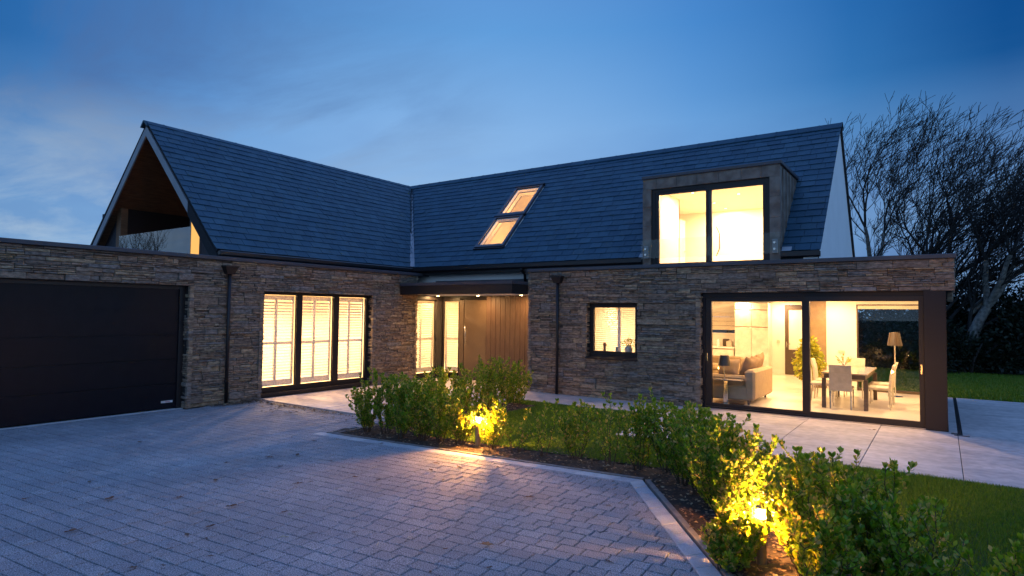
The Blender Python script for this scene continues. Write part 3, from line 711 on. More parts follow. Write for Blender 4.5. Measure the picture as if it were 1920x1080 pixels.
# decks and the far slopes
def plane_holes(mb, f, s0, s1, t0, t1, holes, d=0.06):
    core(mb, s0, s1, t0, t1, holes, f, -0.004, -0.004 - d)
mb = MB()
plane_holes(mb, mR, XE - 3.2, XG, 0, SL, [SKY, (DOR[0] + .02, -0.1, DOR[2] - .02, 2.44)])
plane_holes(mb, mL, YG, YRG, 0, SL, [])
mBk = lambda s, t, n: (s, YRG + t * 0.64, HR - 0.05 - t * 0.768)
mb.hexa([(XRG, YRG, HR - .10), (XG, YRG, HR - .10), (XG, 18.05, 3.12), (XRG, 18.05, 3.12), (XRG, YRG, HR - .03), (XG, YRG, HR - .03), (XG, 18.1, 3.2), (XRG, 18.1, 3.2)])
mb.hexa([(XRG, YG, HR - .10), (XRG - 3.16, YG, 3.0), (XRG - 3.16, 18.5, 3.0), (XRG, 18.5, HR - .1), (XRG, YG, HR - .03), (XRG - 3.19, YG, 3.07), (XRG - 3.19, 18.5, 3.07), (XRG, 18.5, HR - .03)])
mb.hexa([(XRG, YRG, HR - .10), (XRG + 3.1, 18.5, 3.1), (XRG, 18.6, 3.1), (XRG, 18.5, 3.1), (XRG, YRG, HR - .03), (XRG + 3.1, 18.5, 3.2), (XRG, 18.6, 3.2), (XRG, 18.5, 3.2)])
P_('roof_deck', mb, M['deck'])
# lead valley
mb = MB()
va, vb = Vector((XE, YE, HE)), Vector((XRG, YRG, HR - 0.05)); vn = Vector((0, 0, 1))
for k in range(3):
    a = va.lerp(vb, k / 3); b = va.lerp(vb, (k + 1) / 3 + 0.01)
    for (sx, sy) in ((0.085, 0.0), (0.0, -0.085)):
        mb.quad(a + Vector((0, 0, 0.032)), b + Vector((0, 0, 0.032)), b + Vector((sx, sy, 0.036)), a + Vector((sx, sy, 0.036)))
P_('valley_flashing', mb, M['barge'])
# ridge tiles
def ridge(axis, a, b, fixed):
    mb = MB(); s = a; n = int(round(abs(b - a) / 0.46)); st = (b - a) / n
    for k in range(n):
        p, q = a + st * k, a + st * (k + 1)
        for jj, (l, lift) in enumerate((((p, q), 0.0), ((q - st * 0.06, q), 0.005))):
            prof = [(-0.16, -0.125), (-0.155, -0.105), (-0.05, 0.015), (0, 0.03), (0.05, 0.015), (0.155, -0.105), (0.16, -0.125), (0.13, -0.125), (0, -0.01), (-0.13, -0.125)]
            prof = [(x * (1 + lift * 2), z + lift) for x, z in prof]
            n0 = len(mb.v)
            for c in l:
                for x, z in prof:
                    mb.v.append((c, fixed + x, HR + z) if axis == 'x' else (fixed + x, c, HR + z))
            m_ = len(prof)
            for i in range(m_):
                j = (i + 1) % m_; mb.f.append((n0 + i, n0 + j, n0 + m_ + j, n0 + m_ + i)); mb.m.append(0)
            mb.f.append(tuple(n0 + i for i in range(m_))); mb.m.append(0); mb.f.append(tuple(n0 + m_ + i for i in range(m_))[::-1]); mb.m.append(0)
    return mb
P_('ridge_tiles', ridge('x', XRG + 0.0, XG + 0.05, YRG), M['slate'])
P_('ridge_tiles', ridge('y', YG - 0.06, YRG - 0.1, XRG), M['slate'])
# gutters and black fascia
def gutter_x(mb, x0, x1):
    pr = [(YE - 0.005, HE - 0.02), (YE - 0.005, HE - 0.10), (YE - 0.03, HE - 0.125), (YE - 0.09, HE - 0.125), (YE - 0.115, HE - 0.10), (YE - 0.115, HE - 0.015), (YE - 0.105, HE - 0.015), (YE - 0.10, HE - 0.09), (YE - 0.02, HE - 0.09), (YE - 0.015, HE - 0.02)]
    n0 = len(mb.v)
    for x in (x0, x1):
        for y, z in pr: mb.v.append((x, y, z))
    m_ = len(pr)
    for i in range(m_):
        j = (i + 1) % m_; mb.f.append((n0 + i, n0 + j, n0 + m_ + j, n0 + m_ + i)); mb.m.append(0)
    mb.f.append(tuple(n0 + i for i in range(m_))); mb.m.append(0); mb.f.append(tuple(n0 + m_ + i for i in range(m_))); mb.m.append(0)
for (a, b) in ((XE + 0.12, -5.21), (-2.45, XG + 0.03)):
    mb = MB(); gutter_x(mb, a, b); P_('gutter', mb, M['black'])
mb = MB(); mb.box(XE + 0.005, YG, HE - 0.12, XE + 0.11, YE - 0.01, HE - 0.015, .02); P_('gutter', mb, M['black'])
mb = MB(); mb.box(XE + 0.0, YE, HE - 0.20, -5.2, YE + 0.03, HE - 0.03); mb.box(-2.46, YE, HE - .22, XG, YE + 0.03, HE - .03); mb.box(XE - 0.03, YG + .02, HE - 0.22, XE, YE, HE - 0.03)
mb.box(XE, YE + 0.03, HE - 0.21, -5.2, YE + 0.28, HE - 0.19); P_('fascia', mb, M['black'])
mb = MB(); mb.box(XE - 0.28, YG + 0.1, 2.72, XE - 0.10, YE, HE - 0.06); P_('eaves_wall', mb, M['darkclad'])
# walls above the flat roofs
mb = MB()
mb.box(XE - 0.2, YE + 0.28, 2.3, -5.2, YE + 0.40, HE - 0.10)
P_('eaves_wall', mb, M['render'], label='white rendered strip under the eaves')
mb = MB()
def prism_x(mb, x0, x1, pts):
    n = len(pts); b = len(mb.v)
    for x in (x0, x1):
        for y, z in pts: mb.v.append((x, y, z))
    for i in range(n):
        j = (i + 1) % n; mb.f.append((b + i, b + j, b + n + j, b + n + i)); mb.m.append(mb.mi)
    mb.f.append(tuple(b + i for i in range(n))[::-1]); mb.m.append(mb.mi); mb.f.append(tuple(b + n + i for i in range(n))); mb.m.append(mb.mi)
prism_x(mb, XG - 0.25, XG - 0.012, [(12.33, 2.6), (17.75, 2.6), (17.75, 3.35), (15.50, 6.10), (15.43, 6.06), (12.33, 2.97)])
P_('gable_wall', mb, M['render'], label='white rendered gable wall beside the bare trees')
mb = MB()
mb.hexa([(XG - .2, 17.77, 2.7), (XG + .03, 17.77, 2.7), (XG + .03, 17.82, 2.7), (XG - .2, 17.82, 2.7), (XG - .2, 17.77, 3.36), (XG + .03, 17.77, 3.36), (XG + .03, 17.83, 3.42), (XG - .2, 17.83, 3.42)])
mb.hexa([(XG - .05, 15.50, 6.09), (XG + .035, 15.50, 6.09), (XG + .035, 17.77, 3.32), (XG - .05, 17.77, 3.32), (XG - .05, 15.53, 6.15), (XG + .035, 15.53, 6.15), (XG + .035, 17.83, 3.38), (XG - .05, 17.83, 3.38)])
P_('verge_trim', mb, M['black'])
# ---- left gable: bargeboards, soffit, recess with glazing
def roofz(x): return HE + (XE - x) if x > XRG else HE + (x - (XRG - (XE - XRG) * 1.0))
mb = MB()
def barge(mb, xa, xb, y0, y1, d0, d1):
    for_pts = []
    def zt(x): return HR - 0.02 - abs(x - XRG)
    mb.hexa([(xa, y0, zt(xa) - d1), (xb, y0, zt(xb) - d1), (xb, y1, zt(xb) - d1), (xa, y1, zt(xa) - d1), (xa, y0, zt(xa) - d0), (xb, y0, zt(xb) - d0), (xb, y1, zt(xb) - d0), (xa, y1, zt(xa) - d0)])
barge(mb, XRG + 0.001, -13.17, YG + 0.0, YG + 0.03, 0.075, 0.30); barge(mb, -18.45, XRG - 0.001, YG, YG + 0.03, 0.075, 0.30)
P_('bargeboard', mb, M['barge'])
mb = MB(); barge(mb, -13.168, XE - .02, YG + 0.002, YG + 0.03, 0.04, 0.34); P_('bargeboard', mb, M['deck'], label='black lower length of the bargeboard')
mb = MB()      # timber soffit boards under both slopes, running with the ridge
for side in (1, -1):
    k = 0; t = 0.02
    while t < 3.2:
        a, b = t, t + 0.118
        def pt(t, y, n): return (XRG + side * t, y, HR - 0.16 - t - n)
        mb.hexa([pt(a, YG + .03, .02), pt(b, YG + .03, .02), pt(b, YG + 2.4, .02), pt(a, YG + 2.4, .02), pt(a, YG + .03, 0), pt(b, YG + .03, 0), pt(b, YG + 2.4, 0), pt(a, YG + 2.4, 0)])
        t += 0.125
P_('soffit', mb, M['soffit'], label='brown timber boards under the gable roof')
mb = MB()      # recess: side walls, floor, back
mb.box(-17.9, YG + 0.25, 2.70, -16.9, YG + 0.37, 4.3)
P_('gable_cladding', mb, M['darkclad'])
mb = MB()
for k in range(11):
    x = -13.06 + k * 0.095
    mb.box(x, YG + 0.22, 2.72, x + 0.088, YG + 0.25, HR - 0.40 - (x + 0.09 - XRG))
mb.box(-13.10, YG + 0.24, 2.7, -12.1, YG + 0.30, 3.25)
P_('gable_cladding', mb, M['darkclad'])
mb = MB()
for k in range(9):
    x = -17.82 + k * 0.095
    mb.box(x, YG + 0.21, 2.72, x + 0.088, YG + 0.248, HR - 0.40 - (XRG - x))
P_('gable_cladding', mb, M['darkclad'])
mb = MB(); mb.box(-16.95, YG + 0.20, 2.72, -16.72, YG + 0.36, 4.35); P_('recess_side', mb, M['soffit'])
mb = MB(); mb.box(-16.95, YG + 0.37, 2.72, -16.72, YG + 2.3, 4.35); P_('recess_side', mb, M['black'])  # deeper side wall coloured black for the shade of the unlit recess
mb = MB(); mb.box(-13.12, YG + 0.30, 2.72, -13.02, YG + 2.4, 4.0); mb.box(-16.8, YG + .2, 2.66, -13.05, YG + 2.4, 2.74); P_('recess_wall', mb, M['darkclad'])
mb = MB(); prism_x_pts = None
b = len(mb.v)
mb.poly([(-17.7, YG + 2.41, 2.7), (-12.5, YG + 2.41, 2.7), (-12.5, YG + 2.41, 3.3), (XRG, YG + 2.41, HR - .2), (-17.7, YG + 2.41, 3.5)]); P_('recess_back', mb, M['black'])  # black sheet stands for the deep shade at the recess back
def window_lit(): pass
rec = MB(); rec.box(-13.74, YG + 0.36, 2.76, -13.69, YG + 0.42, 4.30); rec.box(-16.6, YG + 2.30, 2.74, -13.1, YG + 2.36, 2.82)
P_('balcony_window', rec, M['frame'])
mb = MB(); mb.box(-13.68, YG + 0.36, 2.78, -13.13, YG + 0.38, 4.15); P_('balcony_blind', mb, emitter('blind_glow', (1.0, 0.52, 0.14), 1.1), label='yellow glowing blind at the balcony')  # blind glows by its own emission in place of the lit room behind
point_light('recess_fill_light', (-13.75, YG + 1.5, 3.35), 0.08, 5, house, (1.0, 0.5, 0.16))  # added point light, stands in for the lit room's glow on the soffit
bal = MB(); bal.box(-16.45, YG + 0.06, 2.74, -14.86, YG + 0.074, 3.62); bal.box(-14.84, YG + 0.06, 2.74, -13.12, YG + 0.074, 3.62)
P_('balcony_glass', bal, M['glass3'])
# ---- openings: generic frame in a plane
def frame_rect(mb, f, s0, s1, z0, z1, w, d0, d1, wb=None, wt=None):
    wb = w if wb is None else wb; wt = w if wt is None else wt
    def bx(a, c, b, d):
        mb.hexa([f(a, c, d0), f(b, c, d0), f(b, d, d0), f(a, d, d0), f(a, c, d1), f(b, c, d1), f(b, d, d1), f(a, d, d1)])
    bx(s0, z0, s0 + w, z1); bx(s1 - w, z0, s1, z1); bx(s0 + w, z0, s1 - w, z0 + wb); bx(s0 + w, z1 - wt, s1 - w, z1)
def fbox(mb, f, a, c, b, d, d0, d1):
    mb.hexa([f(a, c, d0), f(b, c, d0), f(b, d, d0), f(a, d, d0), f(a, c, d1), f(b, c, d1), f(b, d, d1), f(a, d, d1)])
def shutter(parent, f, s0, s1, z0, z1, d, mid=0.47, name='shutter', pitch=0.064, split=0.45, tilt=38, sb=0.032):
    o = None; mb = MB(); w = 0.03; st = 0.05
    fbox(mb, f, s0, z0, s0 + st, z1, d - w, d); fbox(mb, f, s1 - st, z0, s1, z1, d - w, d)
    fbox(mb, f, s0 + st, z0, s1 - st, z0 + 0.11, d - w, d - .001); fbox(mb, f, s0 + st, z1 - 0.10, s1 - st, z1, d - w, d - .001)
    zm = z0 + (z1 - z0) * mid; sm = s0 + (s1 - s0) * split if split else None
    fbox(mb, f, s0 + st, zm - 0.03, s1 - st, zm + 0.03, d - w, d - .001)
    if sm: fbox(mb, f, sm - sb, z0 + .11, sm + sb, zm - .03, d - w, d); fbox(mb, f, sm - sb, zm + .03, sm + sb, z1 - .10, d - w, d)
    z = z0 + 0.13
    ct, sn = math.cos(math.radians(tilt)) * 0.030, math.sin(math.radians(tilt)) * 0.030
    while z < z1 - 0.12:
        if abs(z - zm) > 0.05:
            for (a, b) in (((s0 + st, sm - sb), (sm + sb, s1 - st)) if sm else ((s0 + st, s1 - st),)):
                c = d - w / 2
                mb.hexa([f(a, z - sn - .003, c + ct), f(b, z - sn - .003, c + ct), f(b, z - sn + .003, c + ct), f(a, z - sn + .003, c + ct),
                         f(a, z + sn - .003, c - ct), f(b, z + sn - .003, c - ct), f(b, z + sn + .003, c - ct), f(a, z + sn + .003, c - ct)])
        z += pitch
    return P_(name, mb, M['shutter'], parent)
# big shuttered window
mb = MB()
frame_rect(mb, fL, 7.66, 10.66, 0.12, 2.255, 0.09, -0.21, -0.14, wb=0.10, wt=0.065)
fbox(mb, fL, 8.565, 0.22, 8.71, 2.19, -0.21, -0.141); fbox(mb, fL, 9.58, 0.22, 9.74, 2.19, -0.21, -0.141)
bw = P_('tall_window', mb, M['frame'], label='three-bay shuttered window glowing in the left wall')
mb = MB(); fbox(mb, fL, 7.74, 0.2, 10.58, 2.2, -0.178, -0.172); P_('pane', mb, M['glass'], bw)
mb = MB(); fbox(mb, fL, 7.62, 0.06, 10.66, 0.115, -0.26, 0.02); fbox(mb, fL, 7.66, 0.026, 10.64, 0.058, -0.2, -0.01); P_('sill', mb, M['frame'], bw)
for (a, b) in ((7.75, 8.56), (8.72, 9.575), (9.75, 10.57)): shutter(bw, fL, a, b, 0.23, 2.18, -0.235)
# garage door
fG = lambda s, z, n: (-11.79 + n, s, z)
gd = MB()
for k in range(5):
    z0_, z1_ = 0.03 + k * 0.451, 0.03 + (k + 1) * 0.451 - 0.012
    n0 = len(gd.v)
    fbox(gd, fG, 0.95, z0_, 6.0, z1_, -0.04, 0.0); fbox(gd, fG, 0.95, z1_, 6.0, z1_ + .012, -0.04, -0.014)
gdo = P_('garage_door', gd, M['garage'], label='wide dark sectional garage door')
mb = MB(); frame_rect(mb, fG, 0.85, 6.085, 0.0, 2.32, 0.10, 0.005, 0.03, wb=0.0, wt=0.09); P_('garage_frame', mb, M['black'], gdo)
mb = MB(); fbox(mb, fG, 5.72, 0.125, 5.93, 0.165, 0.0012, 0.003)
P_('maker_label', mb, M['label'], gdo)
mb = MB()
for k in range(7): fbox(mb, fG, 5.80 + k * 0.012, 0.135, 5.808 + k * 0.012, 0.155 - (k % 3) * .003, 0.0032, 0.004)
P_('maker_mark', mb, M['red'], gdo)
# garage threshold strip
mb = MB(); mb.box(-11.80, 0.9, -0.02, -11.70, 6.08, 0.006); P_('threshold', mb, M['kerb'], gdo)
# ---- small window
mb = MB(); fS = lambda s, z, n: (s, YR - n, z)
frame_rect(mb, fS, -6.50, -5.30, 0.93, 2.083, 0.105, -0.22, -0.15, wb=0.11, wt=0.085)
sw = P_('small_window', mb, M['frame'], label='small square window with blinds in the right wall')
mb = MB(); fbox(mb, fS, -6.42, 1.0, -5.22, 2.02, -0.19, -0.185); P_('pane', mb, M['glass'], sw)
mb = MB(); mb.hexa([(-6.51, YR - .05, .87), (-5.28, YR - .05, .87), (-5.28, YR + .14, .895), (-6.51, YR + .14, .895), (-6.51, YR - .05, .90), (-5.28, YR - .05, .90), (-5.28, YR + .14, .935), (-6.51, YR + .14, .935)]); P_('sill', mb, M['frame'], sw)
mb = MB(); fbox(mb, fS, -5.875, 1.02, -5.81, 2.0, -0.32, -0.28)
z = 1.05
while z < 2.02:
    for a, b in ((-6.44, -5.875), (-5.81, -5.2)):
        mb.hexa([(a, YR + .29, z), (b, YR + .29, z), (b, YR + .33, z + .016), (a, YR + .33, z + .016), (a, YR + .29, z + .003), (b, YR + .29, z + .003), (b, YR + .33, z + .019), (a, YR + .33, z + .019)])
    z += 0.044
P_('blind', mb, M['shutter'], sw)
mb = MB(); mb.box(-6.45, YR + .225, 0.98, -5.2, YR + .45, 1.03); P_('inner_sill', mb, M['white'], sw)
# ---- sliding doors
mb = MB(); frame_rect(mb, fS, -3.945, -0.245, 0.03, 2.30, 0.06, -0.22, -0.10, wb=0.03, wt=0.09)
fbox(mb, fS, -0.245, 0.03, 0.05, 2.30, -0.30, -0.0); fbox(mb, fS, 0.052, 0.03, 0.06, 2.3, -0.35, -0.01)
sd = P_('sliding_door', mb, M['post'], label='wide glazed sliding door of the dining room')
mb = MB(); frame_rect(mb, fS, -3.90, -1.985, 0.055, 2.215, 0.13, -0.20, -0.13, wb=0.07, wt=0.085); P_('door_leaf', mb, M['frame'], sd)
mb = MB(); frame_rect(mb, fS, -2.05, -0.25, 0.045, 2.215, 0.07, -0.125, -0.06, wb=0.09, wt=0.085)
fbox(mb, fS, -0.32, 0.045, -0.30, 2.2, -.124, -.058)
P_('door_leaf', mb, M['frame'], sd)
mb = MB(); fbox(mb, fS, -3.80, 0.1, -2.08, 2.15, -0.168, -0.162); P_('pane', mb, M['glass'], sd)
mb = MB(); fbox(mb, fS, -1.99, 0.1, -0.32, 2.15, -0.095, -0.089); P_('pane', mb, M['glass'], sd)
mb = MB(); fbox(mb, fS, -0.30, 0.92, -0.275, 1.08, -0.058, -0.045); P_('handle', mb, M['chrome'], sd); mb = MB(); fbox(mb, fS, -3.86, .95, -3.84, 1.1, -.128, -.118); P_('handle', mb, M['chrome'], sd)
mb = MB(); mb.box(-3.95, YR - 0.005, 0.026, -0.24, YR + 0.1, 0.042); P_('track', mb, M['chrome'], sd)
# side glazing of the extension corner
mb = MB(); mb.box(-0.03, YR + 0.31, 0.03, 0.05, 17.0, 2.3); P_('extension_side', mb, M['post'])
# ---- entrance: canopy, corner window, door, cladding
cz0, cz1 = 2.30, 2.60
mb = MB(); mb.box(XL + 0.02, 11.58, cz0, XR0 + 0.0, 11.62, cz1 - 0.075); mb.box(XR0 - .04, 11.62, cz0, XR0 - .0, YR - .03, cz1 - 0.075)
cano = P_('canopy', mb, M['frame'], label='flat canopy over the entrance with three lit downlights')
mb = MB(); mb.box(XL + .02, 11.56, cz1 - 0.073, XR0 + 0.01, YR - .05, cz1); mb.box(XL - .2, YR - .05, cz1 - .07, XR0 - .01, 13.4, cz1 - .01); P_('canopy_roof', mb, M['coping'], cano)
mb = MB(); mb.box(-11.3, 12.62, 2.595, XR0 - .02, 12.66, 2.70); P_('upstand', mb, M['coping'], cano)
mb = MB(); mb.box(XL + .02, 11.622, cz0 + .036, XR0 - .04, YR - .03, cz0 + .05); mb.box(XL - 0.02, YR - .03, cz0 + .036, XR0 - .03, 13.34, cz0 + .05); P_('canopy_soffit', mb, M['canopy_soffit'], cano)
for x in (-11.46, -10.06, -8.68):
    yy = 12.90
    mb = MB(); mb.lathe([(0.052, 0.004), (0.052, 0.0), (0.036, -0.001), (0.034, 0.004)], (x, yy, cz0 + 0.030), 20, False, False); dl = P_('downlight', mb, M['chrome'], cano)
    mb = MB(); mb.lathe([(0.046, 0.0), (0.046, -0.026), (0.036, -0.036), (0.0, -0.038)], (x, yy, cz0 + 0.036), 16, False, False); P_('lamp', mb, M['lamp_bright'], dl)
    area_light('downlight_lamp', (x, yy, cz0 - 0.004), 0.06, 7, house, (1.0, 0.56, 0.22))
YD = 13.35
mb = MB()
frame_rect(mb, fL, 12.24, 13.30, 0.12, 2.20, 0.03, -0.16, -0.09, wb=0.06, wt=0.04)
mb.box(XL - 0.16, 13.10, 0.1, XL - 0.05, 13.40, 2.26)
frame_rect(mb, lambda s, z, n: (s, YD - n, z), XL - .05, -11.06, 0.12, 2.20, 0.03, -0.07, 0.0, wb=0.06, wt=0.04)
mb.box(XL - .16, YR - 0.03, 0.0, XL - .04, 13.38, 0.12); mb.box(XL - .04, YD, 0.0, -11.05, YD + .06, 0.12)
mb.box(XL - .16, YR - 0.03, 2.2, XL - .04, 13.38, 2.31); mb.box(XL - .04, YD, 2.2, -10.1, YD + .06, 2.31)
cw = P_('corner_window', mb, M['frame'], label='shuttered corner window beside the front door')
mb = MB(); mb.box(XL - .128, 12.26, .16, XL - .122, 13.1, 2.18); mb.box(XL - .02, YD + .03, .16, -11.07, YD + .036, 2.18); P_('pane', mb, M['glass'], cw)
shutter(cw, fL, 12.26, 13.12, 0.20, 2.14, -0.20, split=0.42); fD = lambda s, z, n: (s, YD - n, z)
shutter(cw, fD, XL - .02, -11.08, 0.20, 2.14, -0.10, split=None)
mb = MB(); mb.box(-11.05, YD, 0.03, -10.90, YD + .08, 2.25); fd = P_('door_frame', mb, M['door'])
mb = MB(); mb.box(-10.885, YD + .01, 0.04, -10.12, YD + .07, 2.235, .004); fdr = P_('front_door', mb, M['door'], label='plain bronze front door with a long bar handle')
mb = MB()
mb.tube([(-10.80, YD - .045, 0.98), (-10.80, YD - .045, 1.50)], 0.014, 10); mb.tube([(-10.80, YD - .045, 1.06), (-10.80, YD + .01, 1.06)], .009, 8); mb.tube([(-10.80, YD - .045, 1.42), (-10.80, YD + .01, 1.42)], .009, 8)
P_('handle', mb, M['steel'], fdr, smooth=True)
mb = MB(); x = -10.11
while x < XR0 + 0.02:
    mb.box(x, YD - .005, 0.03, x + 0.152, YD + .03, 2.335, 0.006); x += 0.158
P_('entrance_cladding', mb, M['clad'])
mb = MB(); mb.box(-10.12, YD + .031, 0.0, XR0, YD + .08, 2.3); P_('entrance_backing', mb, M['black'])
# ---- downpipes
def hopper(px, py, ztop, zbot, nx, ny, lab):
    o = (px, py, 0)
    mb = MB(); w, d, h = 0.135, 0.10, 0.15
    def q(s, z, n): return (px + nx * n + abs(ny) * s, py + ny * n + abs(nx) * s, z)
    mb.hexa([q(-.075, zbot_h(ztop), .01), q(.075, zbot_h(ztop), .01), q(.075, zbot_h(ztop), .12), q(-.075, zbot_h(ztop), .12), q(-w, ztop, .01), q(w, ztop, .01), q(w, ztop, .16), q(-w, ztop, .16)])
    mb.hexa([q(-w - .01, ztop + .001, .008), q(w + .01, ztop + .001, .008), q(w + .01, ztop + .001, .17), q(-w - .01, ztop + .001, .17), q(-w - .01, ztop + .025, .008), q(w + .01, ztop + .025, .008), q(w + .01, ztop + .025, .17), q(-w - .01, ztop + .025, .17)])
    p = P_('downpipe', mb, M['frame'], label=lab)
    mb = MB(); c = q(0, 0, .07); mb.tube([(c[0], c[1], zbot), (c[0], c[1], zbot_h(ztop) + .01)], 0.034, 12); P_('pipe', mb, M['frame'], p, smooth=True)
    mb = MB()
    for zz_ in (0.45, 1.5): mb.tube([(c[0], c[1], zz_), (c[0], c[1], zz_ + .035)], 0.04, 12)
    P_('bracket', mb, M['frame'], p)
def zbot_h(z): return z - 0.14
hopper(XL, 6.84, 2.70, 0.03, 1, 0, 'dark downpipe between the garage and the tall window')
hopper(-7.21, YR, 2.69, 0.03, 0, -1, 'dark downpipe right of the entrance')
mb = MB(); mb.tube([(-8.30, YE - .06, HE - .12), (-8.30, YE - .06, HE - .17), (-8.34, YE + .16, HE - .26), (-8.34, YE + .18, 2.58)], 0.034, 10); P_('downpipe', mb, M['black'], smooth=True, label='short swan-neck pipe on the white strip above the canopy')
# ---- skylights
def sky_unit(t0, t1, lab):
    x0, x1 = -10.13, -9.19; w = 0.075
    mb = MB()
    for (a, c, b, d) in ((x0, t0, x0 + w, t1), (x1 - w, t0, x1, t1), (x0 + w, t0, x1 - w, t0 + .085), (x0 + w, t1 - .085, x1 - w, t1)):
        fbox(mb, mR, a, c, b, d, -0.10, 0.075)
    s = P_('skylight', mb, M['coping'], label=lab)
    mb = MB(); fbox(mb, mR, x0 - .03, t0 - .05, x1 + .03, t0 + .03, 0.0, .05); fbox(mb, mR, x0 - .03, t1 - .03, x1 + .03, t1 + .02, 0.0, .095); P_('flashing', mb, M['black'], s)
    mb = MB(); fbox(mb, mR, x0 + .06, t0 + .07, x1 - .06, t1 - .07, 0.035, 0.041); P_('pane', mb, M['skyglass'], s)
    mb = MB(); frame_rect(mb, mR, x0 + .077, x1 - .077, t0 + .088, t1 - .088, 0.035, -0.04, 0.028); P_('sash', mb, M['white'], s)
sky_unit(0.66, 2.0, 'lower of the two lit roof windows'); sky_unit(2.04, 3.40, 'upper of the two lit roof windows')
# ---- dormer
dx0, dx1, dz0, dz1 = -5.20, -2.46, 2.86, 4.72; DY = 12.33
fDm = lambda s, z, n: (s, DY - n, z)
mb = MB()
zi = 4.50; xi0, xi1 = -5.02, -2.65
# front cladding panels with standing seams
xs_ = [dx0, -4.90, -4.47, -4.04, -3.60, -3.17, -2.80, dx1]
for a, b in zip(xs_[:-1], xs_[1:]): fbox(mb, fDm, a + .003, zi, b - .003, dz1, -0.06, random.uniform(-.003, .003))
for z0_, z1_ in ((2.9, 3.30), (3.30, 3.72), (3.72, 4.12), (4.12, 4.5)):
    fbox(mb, fDm, dx0, z0_ + .003, xi0, z1_ - .003, -.06, random.uniform(-.003, .003)); fbox(mb, fDm, xi1, z0_ + .003, dx1, z1_ - .003, -.06, random.uniform(-.003, .003))
dm = P_('dormer', mb, M['zinc'], label='metal clad dormer with a wide lit sliding window')
for x, sg in ((dx0 + .05, -1), (dx1 - .05, 1)):
    mb = MB(); prism_x(mb, min(x, x + sg * .045), max(x, x + sg * .045), [(DY + .062, 2.86), (DY + .062, 4.70), (14.10, 4.70), (12.5, 3.1), (12.4, 2.86)])
    for k in range(5):
        y = DY + 0.22 + k * 0.3; e_ = dx1 if sg > 0 else dx0
        mb.box(e_ - .012 if sg < 0 else e_ - .006, y, max(2.95, HE + (y - YE) + .04), e_ + .012 if sg > 0 else e_ + .006, y + .012, 4.70)
    P_('dormer_cheek', mb, M['zinc'], dm)
mb = MB(); mb.box(dx0 - .02, DY - .03, 4.722, dx1 + .03, 14.2, 4.79, .008); P_('dormer_roof', mb, M['coping'], dm)
mb = MB(); frame_rect(mb, fDm, xi0, xi1, 2.88, zi, 0.075, -.12, -.045, wb=.04, wt=.06)
dwf = P_('dormer_window', mb, M['frame'], dm)
mb = MB(); frame_rect(mb, fDm, -4.945, -3.76, 2.9, 4.44, 0.085, -.115, -.06, wb=.03, wt=.07); frame_rect(mb, fDm, -3.87, -2.725, 2.9, 4.44, 0.055, -.058, -.015 - .02, wb=.03, wt=.08)
P_('window_sash', mb, M['frame'], dwf)
mb = MB(); fbox(mb, fDm, -4.87, 2.9, -3.8, 4.39, -.09, -.084); fbox(mb, fDm, -3.83, 2.9, -2.76, 4.39, -.05, -.044); P_('pane', mb, M['glass'], dwf)
mb = MB(); mb.box(dx0 - .005, DY - .075, 3.03, dx1 + .005, DY - .063, 3.42); P_('balustrade_glass', mb, M['glass2'], dm)
for x in (-5.10, -2.55):
    mb = MB(); mb.box(x - .045, DY - .060, 3.04, x + .045, DY - .006, 3.30)
    br = P_('balustrade_bracket', mb, M['barge'], dm)
    for z_ in (3.11, 3.23):
        mb.__init__(); mb.tube([(x, DY - .10, z_), (x, DY - .076, z_)], .022, 12); P_('bolt', mb, M['chrome'], br, smooth=False)
mb = MB(); mb.box(-2.66, DY + .02, 2.86, -2.45, YE + .2, 3.15); mb.box(dx0, DY + .02, 2.86, -5.0, YE + .2, 3.15); P_('dormer_base', mb, M['frame'], dm)
mb = MB()
for a, b in ((-5.30, -5.205), (-2.455, -2.28)):
    mb.hexa([mR(a, -.02, .026), mR(b, -.02, .026), mR(b, .10, .026), mR(a, .10, .026), mR(a, -.02, .030), mR(b, -.02, .030), mR(b, .10, .030), mR(a, .10, .030)])
P_('lead_flashing', mb, M['barge'], dm)

# ---- rooms (walls with thickness, openings where the windows are)
def room(name, poly, z0, z1, skip=(), holes={}, wallm=None, floorm=None, th=0.05, ceil=True):
    mb = MB(); n = len(poly)
    for i in range(n):
        if i in skip: continue
        a, b = Vector(poly[i]), Vector(poly[(i + 1) % n]); d = (b - a); L = d.length; d.normalize(); nn = Vector((d.y, -d.x))   # outward for ccw
        f = lambda s, z, q, a=a, d=d, nn=nn: (a.x + d.x * s + nn.x * q, a.y + d.y * s + nn.y * q, z)
        core(mb, 0.0, L, z0, z1, holes.get(i, []), f, th, 0.0)
    w = P_('room_walls', mb, wallm or M['plaster'])
    mb = MB(); mb.poly([(x, y, z0) for x, y in poly]); P_('room_floor', mb, floorm or M['floor'])
    if ceil:
        mb = MB(); mb.poly([(x, y, z1) for x, y in poly][::-1]); P_('room_ceiling', mb, M['plaster'])
def room_lamp(x, y, z, watts, size=0.07, color=WARM):
    mb = MB(); mb.lathe([(0.055, 0.0), (0.055, -0.006), (0.04, -0.008), (0.038, -0.002)], (x, y, z), 20, False, False); dl = P_('ceiling_downlight', mb, M['chrome'])
    mb = MB(); mb.lathe([(0.038, -0.003), (0.0, -0.003)], (x, y, z), 16, False, False); P_('lamp', mb, M['lamp_disc'], dl)
    area_light('ceiling_lamp', (x, y, z - 0.012), size, watts, house, color)
